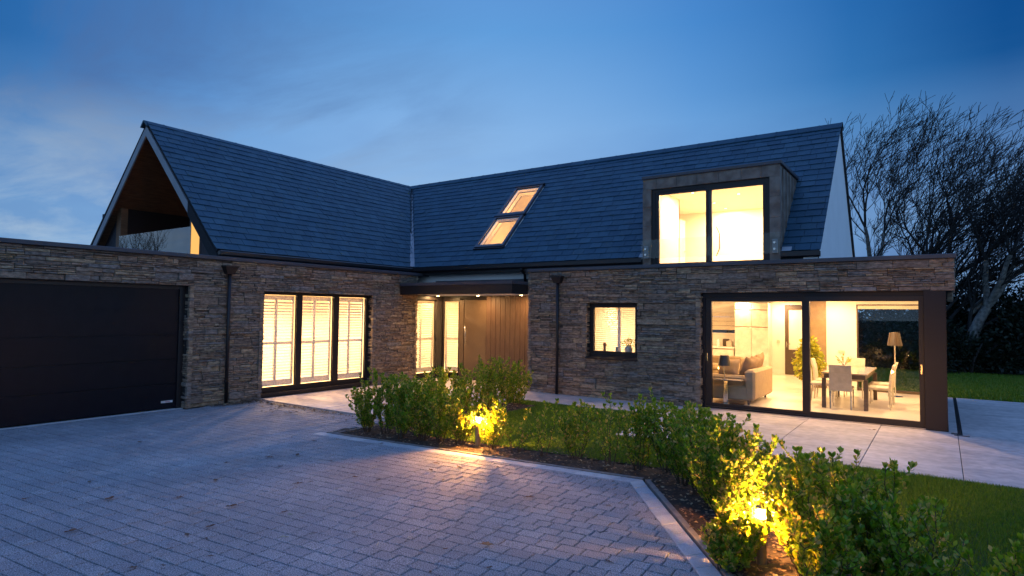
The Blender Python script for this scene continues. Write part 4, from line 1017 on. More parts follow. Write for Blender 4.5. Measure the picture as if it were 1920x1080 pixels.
# A: behind the tall window
room('study', [(-15.6, 7.3), (XL - .27, 7.3), (XL - .27, 12.0), (-15.6, 12.0)], 0.12, 2.5, skip=(1,))
mb = MB(); core(mb, 7.3, 12.0, 0.12, 2.5, [(7.70, 0.15, 10.64, 2.25)], lambda s, z, n: (XL - .27 + n, s, z), 0.0, -0.03); P_('room_walls', mb, M['plaster'])
for (x, y) in ((-12.7, 8.1), (-12.7, 9.1), (-12.7, 10.1), (-14.2, 8.6), (-14.2, 9.8)): room_lamp(x, y, 2.495, 38)
mb = MB(); mb.box(-15.58, 8.0, .12, -15.54, 9.9, 2.0); mb.box(-15.53, 8.5, 1.0, -15.50, 9.4, 1.75); P_('study_cupboard', mb, M['shutter'])
# B: hall
room('hall', [(-15.6, 12.12), (XL - .2, 12.12), (XL - .2, 13.45), (-8.1, 13.45), (-8.1, 17.6), (-15.6, 17.6)], 0.1, 2.5, skip=(1, 2))
mb = MB(); mb.box(-11.0, 13.46, .1, -8.1, 13.5, 2.5); mb.box(-11.9, 13.43, 2.24, -11.0, 13.46, 2.5); mb.box(XL - .3, 12.13, 2.24, XL - .25, 13.4, 2.5); P_('room_walls', mb, M['plaster'])
for (x, y) in ((-12.6, 12.8), (-12.3, 15.0), (-14.0, 14.5), (-10.6, 15.2), (-11.6, 14.2)): room_lamp(x, y, 2.495, 36)
# C: utility behind the small window
room('utility', [(-7.8, 12.55), (-4.8, 12.55), (-4.8, 15.1), (-7.8, 15.1)], 0.1, 2.5, holes={0: [(1.30, 0.9, 2.58, 2.0)]})
for (x, y) in ((-6.6, 13.5), (-5.6, 13.5)): room_lamp(x, y, 2.495, 22)
# D: kitchen and dining
KP = [(-4.7, 12.55), (-0.06, 12.55), (-0.06, 16.95), (-2.72, 16.95), (-2.72, 20.2), (-7.6, 20.2), (-7.6, 15.25), (-4.7, 15.25)]
room('kitchen', KP, 0.1, 2.32, skip=(0,), holes={2: [(0.30, 0.10, 1.62, 2.15)], 4: [(0.74, 0.0, 1.20, 2.2), (2.61, 1.28, 3.7, 1.9)]})
mb = MB(); mb.box(-4.7, 12.55, .1, -3.97, 12.58, 2.32); P_('room_walls', mb, M['plaster'])
mb = MB(); mb.box(-2.716, 16.93, 0.1, -2.34, 16.948, 2.32); P_('tan_panel', mb, M['brownwall'])
for (x, y, w_) in ((-3.2, 13.3, 18), (-1.0, 13.3, 18), (-5.0, 19.5, 16), (-3.9, 19.7, 14), (-6.2, 18.2, 22), (-3.6, 14.6, 20), (-1.7, 14.4, 24), (-1.0, 15.9, 16), (-3.4, 17.3, 18), (-2.2, 16.3, 14)): room_lamp(x, y, 2.315, w_ * 0.95)  # first two lamps added by the glass to spill light onto the terrace
fB = lambda s, z, n: (s, 16.95 - n, z)
mb = MB(); frame_rect(mb, fB, -1.69, -0.36, 0.09, 2.16, 0.035, -.09, -.0, wb=.07); dw = P_('garden_window', mb, M['darkwood'], label='dark garden window behind the dining table')
mb = MB(); fbox(mb, fB, -1.66, .12, -.39, 2.13, -.06, -.054); P_('pane', mb, M['glass'], dw)
mb = MB(); mb.box(-1.655, 16.90, 2.05, -.37, 16.935, 2.13); P_('roller_blind', mb, M['ceramic'], dw)
# kitchen end: tall cupboards, worktop, blind, glazed door
ku = thing('tall_cupboards', 'tall cream fitted cupboards at the back of the kitchen', 'cupboard', (-4.8, 19.9, 0.1), world=True)
mb = MB(); mb.box(-5.24, 19.60, 0.1, -4.30, 20.18, 2.25); mb.build('carcass', M['cupboard'], ku)
mb = MB()
for (x0_, x1_) in ((-5.235, -4.755), (-4.745, -4.265)):
    for (z0_, z1_) in ((0.18, 1.50), (1.53, 2.02), (2.05, 2.24)): mb.box(x0_, 19.575, z0_, x1_, 19.597, z1_, .004)
mb.build('cupboard_door', M['cupboard'], ku)
mb = MB(); mb.box(-5.23, 19.585, 1.503, -4.27, 19.598, 1.527); mb.box(-5.23, 19.585, 2.023, -4.27, 19.598, 2.047); mb.build('finger_rail', M['brownwall'], ku)
kc = thing('kitchen_units', 'low cream kitchen drawers under the kitchen window', 'kitchen units', (-6.3, 19.9, 0.1), world=True)
mb = MB(); mb.box(-7.5, 19.55, 0.12, -5.27, 20.15, 0.82); mb.build('carcass', M['cupboard'], kc)
mb = MB(); mb.box(-7.5, 19.50, 0.84, -5.26, 20.18, 0.88, .004); mb.build('worktop', M['white'], kc)
mb = MB()
for z0_, z1_ in ((0.14, 0.46), (0.48, 0.80)):
    for x0_ in (-7.45, -6.72, -5.99): mb.box(x0_, 19.53, z0_, x0_ + .70, 19.548, z1_, .003)
mb.build('drawer', M['cupboard'], kc)
mb = MB()
frame_rect(mb, lambda s, z, n: (s, 20.2 - n, z), -6.45, -5.33, 1.25, 1.92, 0.05, -.05, 0.02); kw = P_('kitchen_window', mb, M['white'])
mb = MB(); mb.box(-6.42, 20.22, 1.27, -5.35, 20.226, 1.9); P_('pane', mb, M['glass'], kw)
mb = MB()
for k in range(4): mb.hexa([(-6.44, 20.13, 1.40 + k * .14), (-5.34, 20.13, 1.40 + k * .14), (-5.34, 20.17, 1.40 + k * .14), (-6.44, 20.17, 1.40 + k * .14), (-6.44, 20.15, 1.53 + k * .14), (-5.34, 20.15, 1.53 + k * .14), (-5.34, 20.17, 1.53 + k * .14), (-6.44, 20.17, 1.53 + k * .14)])
P_('roman_blind', mb, M['ceramic'], kw)
fK = lambda s, z, n: (s, 20.2 - n, z)
mb = MB(); frame_rect(mb, fK, -3.92, -3.0, 0.1, 2.18, 0.10, -.06, .02, wb=.75, wt=.12); kd = P_('kitchen_door', mb, M['darkwood'], label='dark half-glazed door at the back of the kitchen')
mb = MB(); fbox(mb, fK, -3.83, 0.84, -3.1, 2.07, -.03, -.02); P_('door_blind', mb, M['white'], kd)
mb = MB(); mb.tube([(-3.87, 20.12, 1.02), (-3.76, 20.12, 1.02)], .012, 8); mb.box(-3.885, 20.16, .92, -3.855, 20.178, 1.08); P_('handle', mb, M['chrome'], kd)
mb = MB(); mb.box(-4.27, 20.17, 0.1, -3.93, 20.195, .22); mb.box(-2.33, 16.925, 0.1, -1.70, 16.945, .2); P_('skirting', mb, M['white'])
mb = MB(); mb.box(-2.08, 16.93, 0.98, -1.94, 16.945, 1.04); mb.box(-4.15, 20.17, 1.05, -4.07, 20.19, 1.13); P_('light_switch', mb, M['ceramic'])
# E: bedroom behind the dormer
room('bedroom', [(-5.1, 12.47), (-2.55, 12.47), (-2.55, 14.3), (-2.05, 14.3), (-2.05, 16.45), (-7.0, 16.45), (-7.0, 14.3), (-5.1, 14.3)], 2.80, 4.60, skip=(0,))
for (x, y) in ((-3.72, 14.25), (-4.50, 16.0), (-4.52, 15.1), (-4.55, 13.6), (-3.3, 15.6)): room_lamp(x, y, 4.595, 22)
mb = MB(); mb.box(-5.55, 15.1, 2.81, -5.50, 15.85, 4.32, .004); bd = P_('bedroom_door', mb, M['shutter'])
mb = MB(); mb.tube([(-5.49, 15.75, 3.5), (-5.45, 15.75, 3.5), (-5.45, 15.64, 3.5)], .012, 8); P_('handle', mb, M['chrome'], bd)
mb = MB(); mb.tube([(-3.72, 12.56, 3.05), (-3.66, 12.58, 3.2), (-3.66, 12.58, 3.5), (-3.72, 12.56, 3.65)], .012, 8); P_('curved_handle', mb, M['frame'], dwf)
# F: attic behind the roof windows
mb = MB()
prism = [(-11.0, 12.8), (-8.3, 12.8), (-8.3, 15.9), (-11.0, 15.9)]
mb.quad((-11.0, 12.75, 2.9), (-8.3, 12.75, 2.9), (-8.3, 16.2, 2.9), (-11.0, 16.2, 2.9))
mb.quad((-11.0, 15.7, 2.9), (-8.3, 15.7, 2.9), (-8.3, 15.7, 5.95), (-11.0, 15.7, 5.95))
for x in (-11.0, -8.3): mb.poly([(x, 12.75, 2.9), (x, 15.7, 2.9), (x, 15.7, 5.9), (x, 15.4, 5.9), (x, 12.75, 3.15)])
fA = lambda s, t, n: mR(s, t, n)
core(mb, -11.0, -8.3, 0.3, 4.4, [(-10.13, 0.62, -9.19, 3.44)], fA, -0.26, -0.28)
for (a, c, b, d) in ((-10.15, .6, -10.13, 3.46), (-9.19, .6, -9.17, 3.46), (-10.13, .6, -9.19, .62), (-10.13, 3.44, -9.19, 3.46)): fbox(mb, mR, a, c, b, d, -.28, 0.0)
P_('attic_walls', mb, M['plaster'])
point_light('attic_lamp', (-9.2, 14.6, 4.2), 0.10, 110, house, (1.0, 0.50, 0.16))
mb = MB(); mb.tube([(-9.2, 14.6, 5.0), (-9.2, 14.6, 4.40)], .006, 6); mb.lathe([(0.02, 0.1), (0.07, 0.09)], (-9.2, 14.6, 4.32), 16, False, False); P_('attic_pendant', mb, M['chrome'])
# rear and hidden outer walls so that the house stands as a solid
mb = MB(); mb.box(-18.5, 18.0, 0, -7.7, 18.1, 3.1); mb.box(-18.2, 7.2, 0, -18.1, 18.0, 3.05); mb.box(-18.5, -1.5, 0, -18.4, 7.2, 2.7); mb.box(-2.70, 17.05, 0, XG, 17.2, 3.0); mb.box(-18.4, -1.5, 0, XL - .1, -1.42, 2.8)
mb.box(-2.66, 17.0, .0, -2.60, 20.3, 2.6); P_('rear_wall', mb, M['render'])
mb = MB(); mb.box(-7.8, 18.05, 2.36, -2.6, 20.4, 2.5); P_('rear_flat_roof', mb, M['coping'])

# ================================================================== INTERIOR FURNITURE
def soft_box(mb, x0, y0, z0, x1, y1, z1, b=0.05): mb.box(x0, y0, z0, x1, y1, z1, b)
def sofa(lab, loc, rz):
    t = thing('sofa', lab, 'sofa', loc, rz)
    mb = MB(); soft_box(mb, -0.98, -0.42, 0.08, 0.98, 0.42, 0.36, .03); mb.build('base', M['sofa'], t)
    mb = MB(); soft_box(mb, -0.99, -0.50, 0.09, 0.99, -0.30, 0.68, .045); mb.build('backrest', M['sofa'], t)
    for s in (-1, 1):
        mb = MB(); soft_box(mb, s * 0.82 - .10, -0.30, 0.09, s * 0.82 + .10, 0.46, 0.56, .045); mb.build('armrest', M['sofa'], t)
    for s in (-1, 1):
        mb = MB(); soft_box(mb, s * 0.36 - .355, -0.29, 0.36, s * 0.36 + .355, 0.45, 0.50, .05); mb.build('seat_cushion', M['sofa'], t)
    for sx in (-1, 1):
        for sy in (-1, 1):
            mb = MB(); mb.lathe([(0.02, 0), (0.028, 0.085)], (sx * 0.9, sy * 0.36, 0), 10); mb.build('leg', M['darkwood'], t)
    return t
def pillow(lab, loc, rot, s=0.42, m='cushion'):
    mb = MB(); n = 8
    for side in (1, -1):
        b = len(mb.v)
        for i in range(n + 1):
            for j in range(n + 1):
                u, v = i / n * 2 - 1, j / n * 2 - 1
                h = 0.085 * (max(0, (1 - u ** 4)) * max(0, (1 - v ** 4))) ** 0.6
                pin = 1 - 0.08 * (1 - abs(u)) * abs(v) - 0.08 * (1 - abs(v)) * abs(u)
                mb.v.append((u * s / 2 * pin, side * h, v * s / 2 * pin))
        for i in range(n):
            for j in range(n):
                q = (b + i * (n + 1) + j, b + (i + 1) * (n + 1) + j, b + (i + 1) * (n + 1) + j + 1, b + i * (n + 1) + j + 1)
                mb.f.append(q if side < 0 else q[::-1]); mb.m.append(0)
    o = mb.build('cushion', M[m], smooth=True); o.location = loc; o.rotation_euler = rot
    return tag(o, lab, 'cushion', 'cushions on the near sofa')
FZ = 0.1
sofa('tan sofa seen end-on behind the glass side table', (-3.52, 13.48, FZ), math.radians(90)).scale = (0.79, 1, 1)
sofa('tan sofa further back at the left edge of the sliding door', (-5.25, 16.4, FZ), math.radians(180))
# the first sofa: local -y is the back -> faces -x, back at x = -3.02
pillow('tan cushion lying against the near arm of the sofa', (-3.60, 12.98, 0.78), (math.radians(-28), 0, math.radians(8)))
pillow('tan cushion leaning in the middle of the sofa back', (-3.28, 13.25, 0.80), (math.radians(20), math.radians(8), math.radians(70)))
pillow('brown cushion standing highest at the far end of the sofa', (-3.24, 13.85, 0.84), (math.radians(14), math.radians(-6), math.radians(84)), 0.46)
pillow('tan cushion between the two others on the sofa', (-3.26, 13.56, 0.80), (math.radians(16), math.radians(4), math.radians(80)), 0.44)
st = thing('side_table', 'small glass side table inside the sliding door', 'side table', (-3.52, 12.62, FZ))
mb = MB(); mb.box(-0.27, -0.13, 0.47, 0.30, 0.16, 0.488, .004); mb.build('table_top', M['tabletop'], st)
mb = MB(); mb.box(-0.075, -0.03, 0.012, 0.015, 0.04, 0.47); mb.build('pedestal', M['chrome'], st)
mb = MB(); mb.box(-0.27, -0.13, 0.0, 0.30, 0.16, 0.012, .003); mb.build('base_plate', M['chrome'], st)
def shade_lamp(name, lab, loc, h, rs, hs, base_r, cat):
    t = thing(name, lab, cat, loc)
    mb = MB(); mb.lathe([(base_r, 0), (base_r, 0.008), (base_r * .3, 0.018), (0.008, 0.03)], seg=24); mb.build('base', M['chrome'], t, smooth=False)
    mb = MB(); mb.tube([(0, 0, 0.02), (0, 0, h - hs * .55)], 0.008 if h < 1 else 0.013, 10); mb.build('pole', M['chrome'], t)
    mb = MB(); mb.lathe([(rs, h - hs), (rs * .68, h), (rs * .665, h), (rs * .985, h - hs)], seg=28, capb=False, capt=False); mb.build('lamp_shade', M['shade'], t, smooth=False)
    mb = MB(); mb.lathe([(0.01, h - hs * .62), (rs * .40, h - hs * .30), (rs * .44, h - hs * .05), (rs * .42, h)], seg=24, capb=False, capt=False); mb.build('inner_shade', M['shade_in'], t, smooth=True)
    return t
shade_lamp('table_lamp', 'small table lamp with a smoked shade on the glass side table', (-3.575, 12.60, FZ + 0.490), 0.47, 0.125, 0.20, 0.055, 'lamp')
shade_lamp('floor_lamp', 'tall floor lamp with a tapered shade by the garden window', (-0.87, 16.2, FZ), 1.42, 0.15, 0.29, 0.15, 'lamp')
# dining table and chairs
dt = thing('dining_table', 'long dining table with dark square legs behind the sliding door', 'table', (-1.54, 14.32, FZ))
mb = MB(); mb.box(-0.39, -1.02, 0.655, 0.39, 1.02, 0.685, .004); mb.build('tabletop', M['tabletop'], dt)
mb = MB(); mb.box(-0.35, -0.98, 0.575, 0.35, 0.98, 0.653); mb.build('apron', M['darkwood'], dt)
for sx in (-1, 1):
    for sy in (-1, 1):
        mb = MB(); mb.box(sx * .355 - .035, sy * .965 - .035, 0, sx * .355 + .035, sy * .965 + .035, .574, .003); mb.build('leg', M['darkwood'], dt)
def dining_chair(lab, loc, rz, legs='chrome', seat='chairf'):
    t = thing('dining_chair', lab, 'chair', loc, rz, 'chairs round the dining table')
    mb = MB(); mb.box(-0.19, -0.19, 0.36, 0.19, 0.21, 0.42, .015); mb.build('seat', M[seat], t)
    mb = MB()
    n0 = len(mb.v)
    pr = [(-0.20, 0.345), (-0.205, 0.5), (-0.225, 0.68), (-0.27, 0.84)]
    for i in range(3):
        (ya, za), (yb, zb) = pr[i], pr[i + 1]
        mb.hexa([(-.19, ya - .02, za), (.19, ya - .02, za), (.19, ya + .02, za), (-.19, ya + .02, za), (-.19, yb - .02, zb), (.19, yb - .02, zb), (.19, yb + .02, zb), (-.19, yb + .02, zb)])
    mb.build('backrest', M['chairf'], t)
    for sx in (-1, 1):
        for sy in (-1, 1):
            mb = MB(); mb.tube([(sx * .17, sy * .18, 0.36), (sx * .175, sy * .19 - (0.02 if sy < 0 else 0), 0)], 0.013, 8); mb.build('leg', M[legs], t)
    return t
c0 = dining_chair('cream dining chair at the near end, its back to the garden', (-1.60, 13.50 - 0.02, FZ), 0)
CH_ = [('cream dining chair on the right side nearest the sliding door', (-1.03, 13.95), 90), ('cream dining chair second along the right side of the table', (-1.03, 14.75), 90),
       ('cream dining chair on the left side beside the potted tree, nearer one', (-2.06, 14.1), -90), ('cream dining chair on the left side of the table, farther one', (-2.06, 14.85), -90),
       ('cream dining chair at the far end of the table', (-1.60, 15.52), 180)]
for lab, (x, y), a in CH_:
    c = copy_tree(c0); c.location = (x, y, FZ); c.rotation_euler = (0, 0, math.radians(a)); c['label'] = lab
def leafy(n, centre, rad, size, seed, up=0.2, squash=1.0):
    rg = np.random.default_rng(seed)
    p = rg.normal(0, 1, (n, 3)); p /= np.linalg.norm(p, axis=1)[:, None]; p *= (rg.uniform(0.15, 1, n) ** 0.5)[:, None]
    d = p.copy(); p = p * np.array(rad) + np.array(centre); d[:, 2] += up; d += rg.normal(0, .5, (n, 3)); d /= np.linalg.norm(d, axis=1)[:, None]
    return leaves(p, d, size * rg.uniform(.7, 1.25, n), rg)
def leaves(p, d, s, rg, wid=0.46):
    n = len(p); r = rg.normal(0, 1, (n, 3)); side = np.cross(d, r); side /= np.linalg.norm(side, axis=1)[:, None]
    nor = np.cross(side, d); s = np.asarray(s)[:, None]; w = s * wid * .5
    L = [p, p + d * s * .35 + side * w * .85 + nor * w * .25, p + d * s * .7 + side * w + nor * w * .3, p + d * s, p + d * s * .7 - side * w + nor * w * .3, p + d * s * .35 - side * w * .85 + nor * w * .25]
    V = np.stack(L, 1).reshape(-1, 3); b = np.arange(n)[:, None] * 6
    F = np.concatenate([b + np.array([0, 1, 2, 3]), b + np.array([0, 3, 4, 5])], 1).reshape(-1, 4)
    return V, F
# potted weeping fig
pt = thing('potted_tree', 'leafy yellow-green potted tree in the dining room', 'potted plant', (-2.60, 16.05, FZ))
mb = MB(); mb.lathe([(0.10, 0), (0.13, 0.24), (0.14, 0.26), (0.125, 0.26), (0.12, 0.22)], seg=20, capt=True); mb.build('pot', M['pot'], pt)
mb = MB(); mb.tube([(0, 0, .2), (.02, .01, .5), (-.01, 0, .8), (.01, 0, 1.05)], [.014, .012, .01, .006], 6)
for k in range(9): a = k * 2.4; mb.tube([(0, 0, .4 + k * .07), (.1 * math.cos(a), .1 * math.sin(a), .5 + k * .07), (.22 * math.cos(a), .22 * math.sin(a), .50 + k * .06)], [.006, .004, .002], 5)
mb.build('stem', M['stem'], pt)
Va, Fa = leafy(900, (0, 0, .66), (.31, .31, .42), .10, 3, up=-.5); Vb, Fb = leafy(420, (0, 0, 1.0), (.18, .18, .30), .09, 4, up=-.3)
np_obj('foliage', np.concatenate([Va, Vb]), np.concatenate([Fa, Fb + len(Va)]), M['plantleaf'], pt)
# vase of twigs on the table, ornaments on the sill, items on the worktop
vs = thing('flower_vase', 'glass vase of leafy sprigs on the dining table', 'vase', (-1.62, 14.0, FZ + 0.687))
mb = MB(); mb.lathe([(0.035, 0), (0.045, 0.05), (0.03, 0.12), (0.035, 0.14), (0.031, 0.14), (0.027, 0.12), (0.041, .05)], seg=16, capt=False); mb.build('vase', M['chrome'], vs, smooth=True)
mb = MB()
tips = []
for k in range(7):
    a = k * .9; tx, ty, tz = .13 * math.cos(a), .13 * math.sin(a), .24 + .03 * (k % 3); mb.tube([(0, 0, .05), (tx * .4, ty * .4, .16), (tx, ty, tz)], .003, 5); tips.append((tx, ty, tz))
mb.build('stem', M['stem'], vs)
rg = np.random.default_rng(8); pp = np.concatenate([np.array(t)[None] * rg.uniform(.6, 1.05, (16, 1)) + rg.normal(0, .012, (16, 3)) for t in tips]); dd = rg.normal(0, 1, pp.shape); dd /= np.linalg.norm(dd, axis=1)[:, None]
V, F = leaves(pp, dd, np.full(len(pp), .035), rg); np_obj('foliage', V, F, M['plantleaf'], vs)
fp = thing('flower_pot', 'squat pot of small leafy flowers on the small window sill', 'flower pot', (-5.60, YR + .255, 1.031))
mb = MB(); mb.lathe([(0.06, 0), (0.082, 0.02), (0.085, .09), (0.05, .125), (.05, .14), (.04, .14), (.04, .1)], seg=20); mb.build('pot', M['ceramic'], fp)
V, F = leafy(90, (0, 0, .20), (.15, .035, .075), .045, 12); np_obj('foliage', V, F, M['plantleaf'], fp)
mb = MB()
for k in range(6): mb.tube([(0, 0, .1), ((k - 2.5) * .05, 0, .24 + .06 * (k % 2))], .003, 5)
mb.tube([(0, 0, .1), (0.01, 0, .42)], .003, 5); mb.build('stem', M['stem'], fp)
fg = MB(); fg.lathe([(0.035, 0), (0.03, .03), (0.022, .06), (0.03, .085), (0.022, .105), (0.036, .12), (.042, .15), (.036, .175), (.012, .19)], seg=16)
fg.lathe([(0.012, 0), (0.0, .03)], (.02, 0, .178), 8, True, False); fg.lathe([(0.012, 0), (0.0, .03)], (-.02, 0, .178), 8, True, False)
fo = fg.build('figurine', M['figure'], smooth=True); fo.location = (-6.17, YR + .25, 1.031); tag(fo, 'small brown round-headed figurine at the left of the window sill', 'figurine')
for k, (x, lab) in enumerate(((-5.87, 'small ridged candle jar beside the mullion on the window sill'), (-5.36, 'small ridged candle jar right of the flower pot on the sill'))):
    mb = MB(); mb.lathe([(0.035, 0), (0.042, .02), (0.036, .05), (0.042, .08), (0.038, .11)], seg=16); o = mb.build('candle_jar', M['ceramic']); o.location = (x, YR + .26, 1.031); tag(o, lab, 'jar')
mb = MB(); mb.lathe([(.045, 0), (.05, .02), (.05, .16), (.04, .2), (.02, .21), (.02, .24)], seg=16); o = mb.build('storage_jar', M['white']); o.location = (-5.80, 19.75, .881); tag(o, 'white lidded jar on the kitchen worktop', 'jar')
mb = MB(); mb.lathe([(.10, 0), (.11, .16), (.10, .17), (.02, .20)], seg=16); o = mb.build('bread_crock', M['ceramic']); o.location = (-5.45, 19.8, .881); tag(o, 'round tan crock on the worktop beside the tall cupboards', 'crock')
mb = MB(); mb.box(-.09, -.08, 0, .09, .08, .24, .02); mb.box(-.05, -.1, .08, .05, -.08, .2, .005); o = mb.build('coffee_machine', M['darkwood']); o.location = (-5.62, 20.0, .881); tag(o, 'dark coffee machine at the back of the worktop', 'coffee machine')
print('PART1 done', len(D.objects))

# ================================================================== GARDEN
def shrub_mesh(seed, h, w, nst, leaf, dens=1.0, wisp=False):
    rg = np.random.default_rng(seed); rn = random.Random(seed)
    st = MB(); P = []; Dv = []; S = []
    for k in range(nst):
        a = rn.uniform(0, 6.283); r1 = w * rn.uniform(0.15, 1.0) ** 0.7; hh = h * rn.uniform(0.62, 1.0) * (1 - 0.25 * (r1 / w) ** 2)
        b0 = Vector((0.04 * math.cos(a), 0.04 * math.sin(a), -0.02)); p = b0.copy(); pts = [p.copy()]; n = 9
        for i in range(1, n + 1):
            t = i / n
            p = Vector((b0.x + r1 * math.cos(a) * t ** 0.8 + rn.gauss(0, .012), b0.y + r1 * math.sin(a) * t ** 0.8 + rn.gauss(0, .012), hh * t)); pts.append(p.copy())
        st.tube(pts, [0.0055 * (1 - i / (n + 2)) + .0012 for i in range(n + 1)], 5)
        lines = [(pts, 0.12 if not wisp else 0.2)]
        for q in range(rn.randint(5, 8) if not wisp else rn.randint(2, 4)):
            i = rn.randint(2, n - 1); aa = rn.uniform(0, 6.283); ln = rn.uniform(.08, .2) * (h / 0.95)
            e = pts[i] + Vector((math.cos(aa) * ln * .8, math.sin(aa) * ln * .8, ln * rn.uniform(.5, 1.0))); m_ = pts[i].lerp(e, .5) + Vector((0, 0, -.01))
            st.tube([pts[i], m_, e], [.003, .0022, .0012], 4); lines.append(([pts[i], m_, e], 0.0))
        for ln_, t0 in lines:
            L = sum((ln_[i + 1] - ln_[i]).length for i in range(len(ln_) - 1)); cnt = int(L / leaf * 5.0 * dens)
            for c in range(cnt):
                t = t0 + (1 - t0) * (c + rn.random()) / max(1, cnt); t = min(.999, t); x = t * (len(ln_) - 1); i = int(x); q = ln_[i].lerp(ln_[i + 1], x - i)
                d = (ln_[i + 1] - ln_[i]).normalized(); ph = c * 2.399 + rn.uniform(-.4, .4)
                o = Vector((math.cos(ph), math.sin(ph), 0)); up = 0.55 + 0.5 * t
                v = (o * rn.uniform(.7, 1.1) + d * up + Vector((0, 0, rn.uniform(-.15, .25)))).normalized()
                P.append(q[:]); Dv.append(v[:]); S.append(leaf * rn.uniform(.45, 1.15))
            for c in range(5):      # whorl at the tip
                ph = c * 1.257 + rn.random(); v = Vector((math.cos(ph) * .6, math.sin(ph) * .6, 1)).normalized(); P.append(ln_[-1][:]); Dv.append(v[:]); S.append(leaf * rn.uniform(.8, 1.2))
    V, F = leaves(np.array(P), np.array(Dv), np.array(S), rg, 0.50)
    return st, V, F
def shrub(lab, x, y, h, w, nst, seed, leaf=0.05, dens=1.0, wisp=False, group='shrubs of the young laurel hedge'):
    t = thing('laurel_shrub', lab, 'shrub', (x, y, 0), 0, group)
    st, V, F = shrub_mesh(seed, h, w, nst, leaf, dens, wisp)
    st.build('stem', M['stem'], t); np_obj('foliage', V, F, M['leaf'], t)
    return t
front = [  # along the driveway kerb, from its left tip to its corner
 (-7.28, 6.62, .92, .26, 9, 1.0, 0, 'leafy laurel shrub at the left tip of the front hedge, nearest the tall window'),
 (-6.93, 6.66, 1.02, .27, 10, 1.1, 0, 'tall dense laurel shrub second from the left tip of the front hedge'),
 (-6.55, 6.58, .98, .26, 10, 1.1, 0, 'dense laurel shrub third from the left tip of the front hedge'),
 (-6.20, 6.70, 1.00, .27, 10, 1.0, 0, 'dense laurel shrub fourth from the left tip of the front hedge'),
 (-5.88, 6.72, .92, .26, 9, 1.0, 0, 'laurel shrub second to the left of the far lit bollard'),
 (-5.58, 6.78, .90, .24, 8, .9, 0, 'yellow-lit laurel shrub just left of the far bollard'),
 (-5.08, 6.88, .72, .20, 7, .8, 0, 'small glowing laurel shrub just right of the far bollard'),
 (-4.68, 6.86, .60, .24, 6, .7, 1, 'low wispy laurel shrub on the thin stretch right of the far bollard'),
 (-4.28, 6.90, .92, .16, 4, .6, 1, 'tall thin laurel shrub with bare stem on the thin stretch of hedge'),
 (-3.84, 7.02, .96, .17, 5, 1.0, 0, 'slim upright laurel shrub standing alone before the dark grass'),
 (-3.36, 7.00, .88, .22, 5, .6, 1, 'open laurel shrub with a few pale leaves before the dark grass'),
 (-3.00, 7.02, .95, .20, 6, .9, 0, 'laurel shrub just left of the driveway kerb corner'),
 (-2.66, 7.06, 1.05, .22, 8, 1.0, 0, 'tall laurel shrub right behind the driveway kerb corner')]
diag = [
 (-2.36, 6.72, 1.0, .27, 10, 1.1, 'laurel shrub first past the kerb corner towards the viewer'),
 (-2.08, 6.40, .98, .26, 10, 1.1, 'laurel shrub second past the kerb corner towards the viewer'),
 (-1.84, 6.08, .98, .27, 11, 1.1, 'laurel shrub third past the kerb corner towards the viewer'),
 (-1.66, 5.74, 1.0, .28, 11, 1.1, 'laurel shrub with yellow-lit tips, two before the near bollard'),
 (-1.42, 5.44, 1.02, .27, 11, 1.1, 'tall laurel shrub right behind the near lit bollard'),
 (-1.25, 4.86, .50, .17, 9, .9, 'low brightly lit laurel shrub just left of the near bollard'),
 (-0.84, 4.98, .88, .24, 10, 1.0, 'laurel shrub just right of the near lit bollard'),
 (-0.68, 4.70, .98, .24, 10, 1.0, 'laurel shrub second to the right of the near bollard'),
 (-0.36, 4.62, .92, .22, 9, .9, 'laurel shrub third to the right of the near bollard'),
 (-0.14, 4.44, .88, .20, 8, .9, 'dark laurel shrub at the right end of the near cluster before the gap'),
 (-0.62, 4.28, .78, .22, 8, .9, 'low dark laurel shrub in front of the near cluster at the bottom edge'),
 (-1.30, 4.66, .34, .16, 7, .9, 'lowest small laurel tuft at the foot of the near bollard post'),
 (0.34, 4.30, .80, .22, 8, .9, 'big-leaved laurel shrub beyond the gap near the lower right corner'),
 (0.62, 4.16, .84, .22, 8, .9, 'laurel shrub cut by the right edge of the picture')]
side = [
 (-7.02, 7.35, .92, .27, 9, 'laurel shrub first in the row running back from the left tip to the house'),
 (-7.00, 7.85, .96, .27, 9, 'laurel shrub second in the row running back to the house'),
 (-7.05, 8.35, .98, .27, 9, 'laurel shrub third in the row running back to the house'),
 (-7.02, 8.85, 1.0, .27, 9, 'laurel shrub fourth in the row running back to the house'),
 (-7.04, 9.35, 1.06, .28, 10, 'laurel shrub fifth in the row running back to the house, before the brown door'),
 (-7.02, 9.85, 1.10, .28, 10, 'tallest laurel shrub of the back row, before the timber cladding'),
 (-7.05, 10.35, .95, .25, 8, 'laurel shrub last in the row, nearest the stone pier')]
sd_ = 100
for (x, y, h, w, n, d, wi, lab) in front: shrub(lab, x, y, h, w * 1.12, n + (0 if wi else 2), sd_, .046, d * 1.25, bool(wi)); sd_ += 1
for (x, y, h, w, n, d, lab) in diag: shrub(lab, x, y, h, w * 1.1, n + 4, sd_, .045, d * 1.15); sd_ += 1
for (x, y, h, w, n, lab) in side: shrub(lab, x, y, h, w * 1.15, n + 2, sd_, .05, 1.2); sd_ += 1
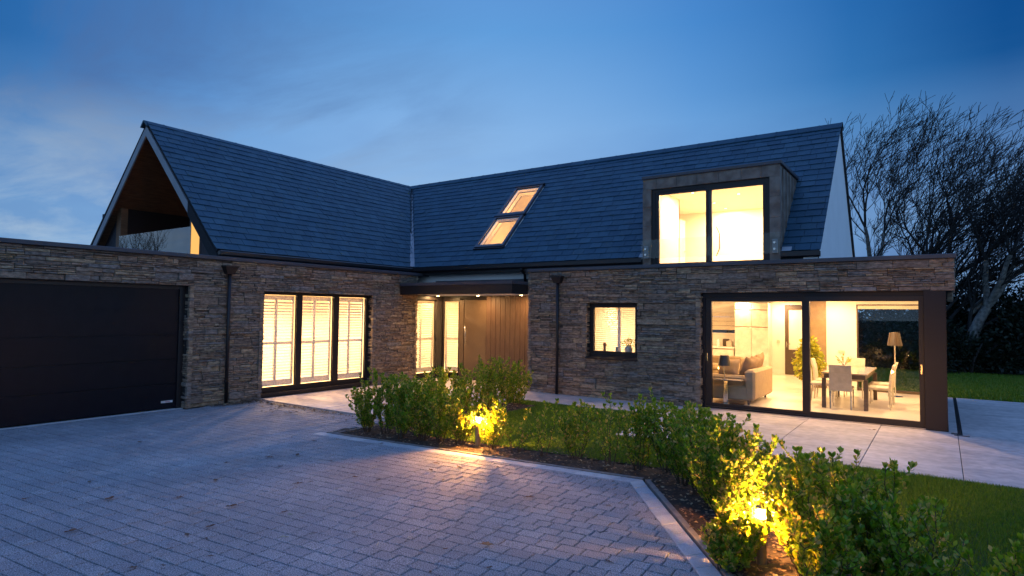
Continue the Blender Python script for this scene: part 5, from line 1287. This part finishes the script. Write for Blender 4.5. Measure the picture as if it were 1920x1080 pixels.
# ---- bollard lights
def bollard(lab, x, y, h, watts):
    t = thing('bollard_light', lab, 'garden light', (x, y, 0), 0, 'lit bollards in the hedge')
    mb = MB(); mb.lathe([(0.036, -.02), (0.036, h - 0.085)], seg=20); mb.build('post', M['bollard'], t)
    mb = MB(); mb.lathe([(0.027, h - 0.084), (0.027, h - 0.02)], seg=16); mb.build('lens', M['bollard_glow'], t)
    mb = MB(); mb.lathe([(0.036, h - 0.019), (0.038, h - 0.004), (0.030, h)], seg=20); mb.build('cap', M['bollard'], t)
    return t
b1 = bollard('lit bollard glowing among the shrubs at the middle of the driveway kerb', -5.30, 6.84, .42, 0)
b2 = bollard('lit bollard glowing in the near hedge at the bottom of the picture', -1.13, 4.93, .43, 0)
# ---- bark and leaf litter on the bed
rg = np.random.default_rng(5)
mb = MB(); rn = random.Random(9); cnt = 0
bx = [p[0] for p in BED]; by = [p[1] for p in BED]
while cnt < 5200:
    x, y = rn.uniform(-7.6, 1.2), rn.uniform(2.7, 10.5)
    if not in_bed(x, y): continue
    s = rn.uniform(.010, .032); a = rn.uniform(0, 6.28); c, s_ = math.cos(a) * s, math.sin(a) * s; z = rn.uniform(.008, .028)
    q = [(x - c, y - s_), (x + s_ * .5, y - c * .5), (x + c, y + s_), (x - s_ * .5, y + c * .5)]
    mb.quad(*[(px, py, z + rn.uniform(-.006, .010)) for px, py in q]); cnt += 1
tag(mb.build('leaf_litter', M['litter']), 'brown leaf litter and bark under the hedge', 'leaf litter', kind='stuff')
mb = MB()
def pile(x0, y0, sx, sy, n, rot=0):
    for _ in range(n):
        a, b = rn.gauss(0, sx), rn.gauss(0, sy); x = x0 + a * math.cos(rot) - b * math.sin(rot); y = y0 + a * math.sin(rot) + b * math.cos(rot)
        if x < -11.58: x = -11.58 + (-11.58 - x) * .3
        s = rn.uniform(.012, .035); t = rn.uniform(0, 6.28); c, s_ = math.cos(t) * s, math.sin(t) * s; z = rn.uniform(.006, .03)
        mb.quad(*[(px, py, z + rn.uniform(-.005, .012)) for px, py in [(x - c, y - s_), (x + s_ * .5, y - c * .5), (x + c, y + s_), (x - s_ * .5, y + c * .5)]])
pile(-11.46, 7.05, .07, .30, 420); pile(-10.6, 7.42, .45, .07, 240); pile(-9.3, 7.40, .6, .06, 150); pile(-10.2, 7.1, .7, .22, 90); pile(-8.4, 7.1, .4, .2, 40)
tag(mb.build('leaf_drift', M['litter']), 'drift of dead leaves along the wall foot and terrace edge', 'leaf litter', kind='stuff')
# ---- single fallen leaves on the setts
def leaf_blade(seed, lobes):
    r = random.Random(seed); mb = MB(); n = 14; ring = []
    for k in range(n):
        a = 2 * math.pi * k / n; rad = 0.5 * (0.62 + 0.38 * abs(math.cos(a))) * (1 + (0.28 * math.cos(lobes * a)) + r.uniform(-.08, .08))
        ring.append((rad * math.cos(a) * 1.25, rad * math.sin(a) * .75, 0.10 + r.uniform(-.02, .16)))
    ctr = len(mb.v); mb.v.append((0, 0, .06))
    b = len(mb.v); mb.v += ring
    for k in range(n): mb.f.append((ctr, b + k, b + (k + 1) % n)); mb.m.append(0)
    inner = len(mb.v)
    mb.tube([(-.5, 0, .06), (-.75, .03, .10), (-.95, .0, .05)], [.02, .016, .012], 5)
    return mb
kinds = []
PX = np.array([
 (46,936,1),(205.6,936,2.2),(168,903.6,1.2),(262.5,829,1.3),(425,868,1.2),(404,901,2),(444,903,.6),(436,950,1.9),(335.6,933,1.6),(261,957,.8),(394,988,1.6),(350.6,1002.8,1.5),(387.5,1010.6,.8),(134.7,996.7,2),(394,1042.8,.9),
 (251,1064.7,1),(305.6,1060.6,.7),(505.6,857.8,2),(557.8,853.6,2),(525,875,1.3),(558,907,2),(589,827,1.6),(632,824,.9),(698.6,843,1.1),(666.7,895,1.3),(709.7,900,.9),(765,904,.8),(830.6,900,1.1),(807,882,1.6),(816.7,869,1.7),(860.6,876.7,1.7),
 (932,876,.8),(715,832,1.6),(665,998.6,.8),(532.8,960.6,1),(991.7,932.8,2),(807,1073.6,.9),(834.7,1030,.7),(1140,948,1),(1141.7,1054,1.1),(917,1065,.8),(583,903,.9),(547,820,.8),(620,865,.9),(590,1000,.5)])
def ground_pt(u, v, z=0.008):
    d = fw + rr * ((u - 960) / FPX) + uu * ((540 - v) / FPX); t = (z - EYE) / d.z; return Vector((0, 0, EYE)) + d * t
protos = []
for k, (lb, mt) in enumerate(((5, 'deadleaf'), (3, 'deadleaf'), (4, 'deadleaf'))):
    pass
names = 'dry brown leaf lying flat on the setts'
def put_leaf(src, u, v, s, lab, grp='fallen leaves on the driveway'):
    p = ground_pt(u, v)
    o = src.copy(); COL.objects.link(o); o.location = p; o.rotation_euler = (0, 0, random.uniform(0, 6.28)); sc_ = 0.043 * s ** .8 * random.uniform(.9, 1.15); o.scale = (sc_, sc_, sc_)
    return tag(o, lab, 'leaf', grp)
base_leaves = []
for k, lb in enumerate((5, 3, 4)):
    o = leaf_blade(40 + k, lb).build('fallen_leaf', M['deadleaf']); base_leaves.append(o)
used = set()
ORD = ['first', 'second', 'third', 'fourth', 'fifth', 'sixth', 'seventh', 'eighth', 'ninth', 'tenth', 'eleventh', 'twelfth', 'thirteenth', 'fourteenth', 'fifteenth', 'sixteenth', 'seventeenth', 'eighteenth']
bands = [(0, 872, 'in the band nearest the terrace'), (872, 940, 'across the middle of the driveway'), (940, 1005, 'in the lower middle of the driveway'), (1005, 1200, 'along the bottom edge of the picture')]
labs = {}
for lo_, hi_, ph_ in bands:
    for r_, i_ in enumerate(sorted([i for i in range(len(PX)) if lo_ <= PX[i][1] < hi_], key=lambda i: PX[i][0])):
        labs[i_] = 'dry brown leaf, %s from the left %s' % (ORD[r_], ph_)
for i, (u, v_, s) in enumerate(PX):
    k = i % 3; lab = labs[i]
    if k not in used:
        used.add(k); o = base_leaves[k]; o.location = ground_pt(u, v_); o.rotation_euler = (0, 0, 1.0 + i); sc_ = .043 * s ** .8; o.scale = (sc_,) * 3; tag(o, lab, 'leaf', 'fallen leaves on the driveway')
    else: put_leaf(base_leaves[k], u, v_, s, lab)
o = leaf_blade(60, 5).build('fallen_leaf', M['tanleaf']); o.location = ground_pt(912.5, 1023); o.rotation_euler = (.15, .1, .5); o.scale = (.078, .078, .10); tag(o, 'large curled tan leaf, the biggest on the driveway', 'leaf', 'fallen leaves on the driveway')
for (u, v_, r_, lab) in ((533, 1007.8, .8, 'short pale leaf on the setts left of centre'), (708, 1022, 2.2, 'twisted pale leaf on the setts at the lower middle'), (764, 1011, -1.2, 'pale curled leaf just left of the large tan leaf')):
    o = leaf_blade(int(u), 2).build('fallen_leaf', M['paleleaf']); o.location = ground_pt(u, v_); o.rotation_euler = (.1, 0, r_); o.scale = (.05, .028, .06); tag(o, lab, 'leaf', 'fallen leaves on the driveway')
o = leaf_blade(70, 2).build('fallen_leaf', M['greenleaf']); o.location = ground_pt(544.4, 964.7); o.rotation_euler = (0, 0, .4); o.scale = (.034, .03, .03); tag(o, 'the one fresh green leaf on the driveway', 'leaf', 'fallen leaves on the driveway')
o = leaf_blade(71, 3).build('fallen_leaf', M['deadleaf']); o.location = (-0.95, 11.6, .035); o.rotation_euler = (0, 0, .3); o.scale = (.09, .04, .05); tag(o, 'curled brown leaf on the terrace before the sliding door', 'leaf', 'leaves on the terrace')
for (x, y, sc_, lab) in ((-10.4, 9.1, .05, 'small brown leaf on the terrace below the tall window'), (-8.9, 8.4, .045, 'small brown leaf on the terrace left of the hedge'), (1.2, 13.4, .05, 'brown leaf on the terrace right of the glazed corner'), (2.6, 15.6, .05, 'brown leaf far back on the right terrace'), (-2.6, 10.3, .045, 'brown leaf on the terrace behind the near hedge'), (0.9, 9.9, .045, 'brown leaf at the front of the right terrace')):
    o = leaf_blade(int(80 + x * 3), 4).build('fallen_leaf', M['deadleaf']); o.location = (x, y, .032); o.rotation_euler = (0, 0, x); o.scale = (sc_,) * 3; tag(o, lab, 'leaf', 'leaves on the terrace')
mb = MB(); mb.tube([(-.05, 0, .008), (0, .012, .012), (.05, .03, .03)], [.003, .003, .002], 5); mb.tube([(0, .012, .012), (.02, -.02, .02)], .002, 5)
o = mb.build('fallen_twig', M['twig']); o.location = ground_pt(1133, 1000); o.rotation_euler = (0, 0, .9); tag(o, 'small dark twig on the setts near the kerb corner', 'twig')

# ---- bare windswept trees
def tree_arrays(seed, trunks, wind, depth, lens, spread, z_lo):
    rn = random.Random(seed); VV = []; FF = []; nb = [0]
    thick = []; thin = []
    def seg(pts, rads, k, store):
        store.append((pts, rads, k))
    def grow(p, d, r, L, lev):
        n = 5 if lev < 3 else (4 if lev < depth - 1 else 3); pts = [p.copy()]; rads = [r]; q = p.copy(); dd = d.copy(); r1 = r * (0.62 if lev < depth else 0.3)
        for i in range(n):
            w = wind * (0.10 + 0.05 * lev)
            dd = (dd + Vector((rn.gauss(0, .10), rn.gauss(0, .10), rn.gauss(0, .07) + .03)) + w).normalized()
            q = q + dd * (L / n); pts.append(q.copy()); rads.append(r + (r1 - r) * (i + 1) / n)
        seg(pts, rads, 7 if lev < 2 else (5 if lev < 4 else 3), thick if lev < 2 else thin)
        if lev >= depth: return
        k = rn.choice((2, 3)) if lev < 3 else 2
        az0 = rn.uniform(0, 6.28)
        for c in range(k):
            a = az0 + c * 6.283 / k + rn.uniform(-.5, .5); sp = spread * rn.uniform(.5, 1.2)
            side_ = dd.orthogonal().normalized(); side_.rotate(__import__('mathutils').Quaternion(dd, a))
            nd = (dd + side_ * sp).normalized()
            if nd.z < 0.1: nd.z = 0.15; nd.normalize()
            grow(q, nd, r1 * rn.uniform(.68, .86), L * rn.uniform(.66, .88), lev + 1)
        for c in range(2 if lev > 1 else 2):
            i = rn.randint(1, n); a = rn.uniform(0, 6.28); side_ = dd.orthogonal().normalized(); side_.rotate(__import__('mathutils').Quaternion(dd, a))
            l2 = min(depth, lev + 2); nd = (dd * .8 + side_ * .75 + Vector((0.12, 0, .35))).normalized()
            if l2 > lev: grow(pts[i], nd, max(.004, rads[i] * .42), L * .55, l2)
    for (p, d, r, L) in trunks: grow(Vector(p), Vector(d).normalized(), r, L, 0)
    return thick, thin
def tubes_np(segs, minr=0.004):
    V = []; F = []; b = 0
    for pts, rads, k in segs:
        n = len(pts); up = None; P = np.array([p[:] for p in pts]); T = np.gradient(P, axis=0); T /= np.linalg.norm(T, axis=1)[:, None] + 1e-9
        ref = np.array([0.3, 0.1, 1.0]) if abs(T[0][2]) < .8 else np.array([1.0, .2, 0]); A = np.cross(T, ref); A /= np.linalg.norm(A, axis=1)[:, None] + 1e-9; B = np.cross(T, A)
        th = np.arange(k) * 2 * np.pi / k; R = np.maximum(np.array(rads), minr)[:, None, None]
        ring = P[:, None] + R * (A[:, None] * np.cos(th)[None, :, None] + B[:, None] * np.sin(th)[None, :, None]); V.append(ring.reshape(-1, 3))
        i = np.arange(n - 1)[:, None]; j = np.arange(k)[None]; j2 = (j + 1) % k
        q = np.stack([b + i * k + j, b + i * k + j2, b + (i + 1) * k + j2, b + (i + 1) * k + j], -1).reshape(-1, 4); F.append(q); b += n * k
    return np.concatenate(V), np.concatenate(F)
def bare_tree(lab, loc, seed, trunks, wind, depth=7, spread=.55, grp='bare windswept trees behind the house'):
    t = thing('bare_tree', lab, 'tree', loc, 0, grp)
    thick, thin = tree_arrays(seed, trunks, Vector(wind), depth, None, spread, 0)
    V, F = tubes_np(thick); np_obj('trunk', V, F, M['bark'], t, True)
    V, F = tubes_np(thin, .0075); np_obj('crown', V, F, M['twig'], t, True)
    return t
W = (0.17, 0.02, .07)
bare_tree('bare tree whose limbs fan up just right of the white gable', (-1.35, 27.0, -.05), 3,
          [((0, 0, 0), (0, 0, 1), .30, 2.3), ((.2, 0, 1.5), (.5, 0, 1), .20, 2.3), ((-.15, 0, 1.6), (-.42, 0, 1), .17, 2.1)], W, 7, .52)
bare_tree('bare pale-barked tree with a twin trunk right of the glazed corner', (0.48, 26.0, -.05), 11,
          [((-.12, 0, 0), (-.22, 0, 1), .21, 2.3), ((.10, 0, 0), (.28, 0, 1), .23, 2.4), ((.30, 0, 2.1), (.8, .1, .7), .12, 2.0)], W, 7, .54)
bare_tree('bare tree leaning to the right at the far right edge', (4.3, 27.5, -.05), 17,
          [((0, 0, 0), (.1, 0, 1), .22, 2.2), ((.1, 0, 1.4), (.6, 0, 1), .14, 2.0)], W, 7, .54)
bare_tree('bare tree behind the viewer, seen only mirrored in the balcony glass', (-52.0, -9.0, -.05), 23,
          [((0, 0, 0), (0, 0, 1), .28, 2.6), ((0, .1, 1.5), (.1, .5, 1), .18, 2.4)], (0, .12, .12), 6, .42, 'trees on the far side of the driveway')
# dark evergreen growth under the trees
def evergreen(lab, x, y, rx, ry, h, seed, n):
    t = thing('evergreen_bush', lab, 'bush', (x, y, 0), 0, 'dark evergreen bushes behind the lawn')
    rg = np.random.default_rng(seed); V = []; F = []; b = 0
    for c in range(9):
        cx, cy_, cz = rg.uniform(-rx, rx) * .6, rg.uniform(-ry, ry) * .5, h * rg.uniform(.12, .70); r = h * rg.uniform(.24, .36)
        v, f = leafy(n // 9, (cx, cy_, cz), (r * 1.25, r, r), .14, seed * 31 + c, up=0); V.append(v); F.append(f + b); b += len(v)
    mb = MB()
    for k in range(5): a = k * 1.3; mb.tube([(.1 * math.cos(a), .1 * math.sin(a), -.05), (.5 * math.cos(a) * rx * .4, .3 * math.sin(a), h * .35), (rx * .5 * math.cos(a), ry * .4 * math.sin(a), h * .7)], [.06, .04, .015], 6)
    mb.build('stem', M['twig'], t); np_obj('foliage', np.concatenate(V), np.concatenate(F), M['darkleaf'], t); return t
evergreen('dark evergreen bush behind the extension, left of the twin trunk', -0.9, 26.0, 1.8, .9, 2.5, 1, 9000)
evergreen('low dark bush at the foot of the twin-trunk tree', 0.7, 25.6, 1.6, .7, 1.5, 2, 8000)
evergreen('tall dark bush behind the twin-trunk tree', 1.5, 28.2, 2.0, .9, 3.9, 3, 12000)
evergreen('dark evergreen bush right of the twin-trunk tree', 2.5, 26.2, 1.5, .9, 3.0, 4, 10000)
evergreen('dark evergreen bush at the right edge of the lawn', 4.6, 27.0, 1.9, .9, 4.2, 5, 10000)
evergreen('dark bush behind the left bare tree', -3.2, 28.5, 2.2, .9, 3.0, 6, 9000)
rgw = np.random.default_rng(77); V = []; F = []; b = 0
for k in range(46):
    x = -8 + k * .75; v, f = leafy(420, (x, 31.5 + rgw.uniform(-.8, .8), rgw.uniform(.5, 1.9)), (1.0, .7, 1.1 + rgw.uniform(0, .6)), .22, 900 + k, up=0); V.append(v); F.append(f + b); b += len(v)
tag(np_obj('far_thicket', np.concatenate(V), np.concatenate(F), M['darkleaf']), 'dark thicket closing the garden behind the trees', 'thicket', kind='stuff')
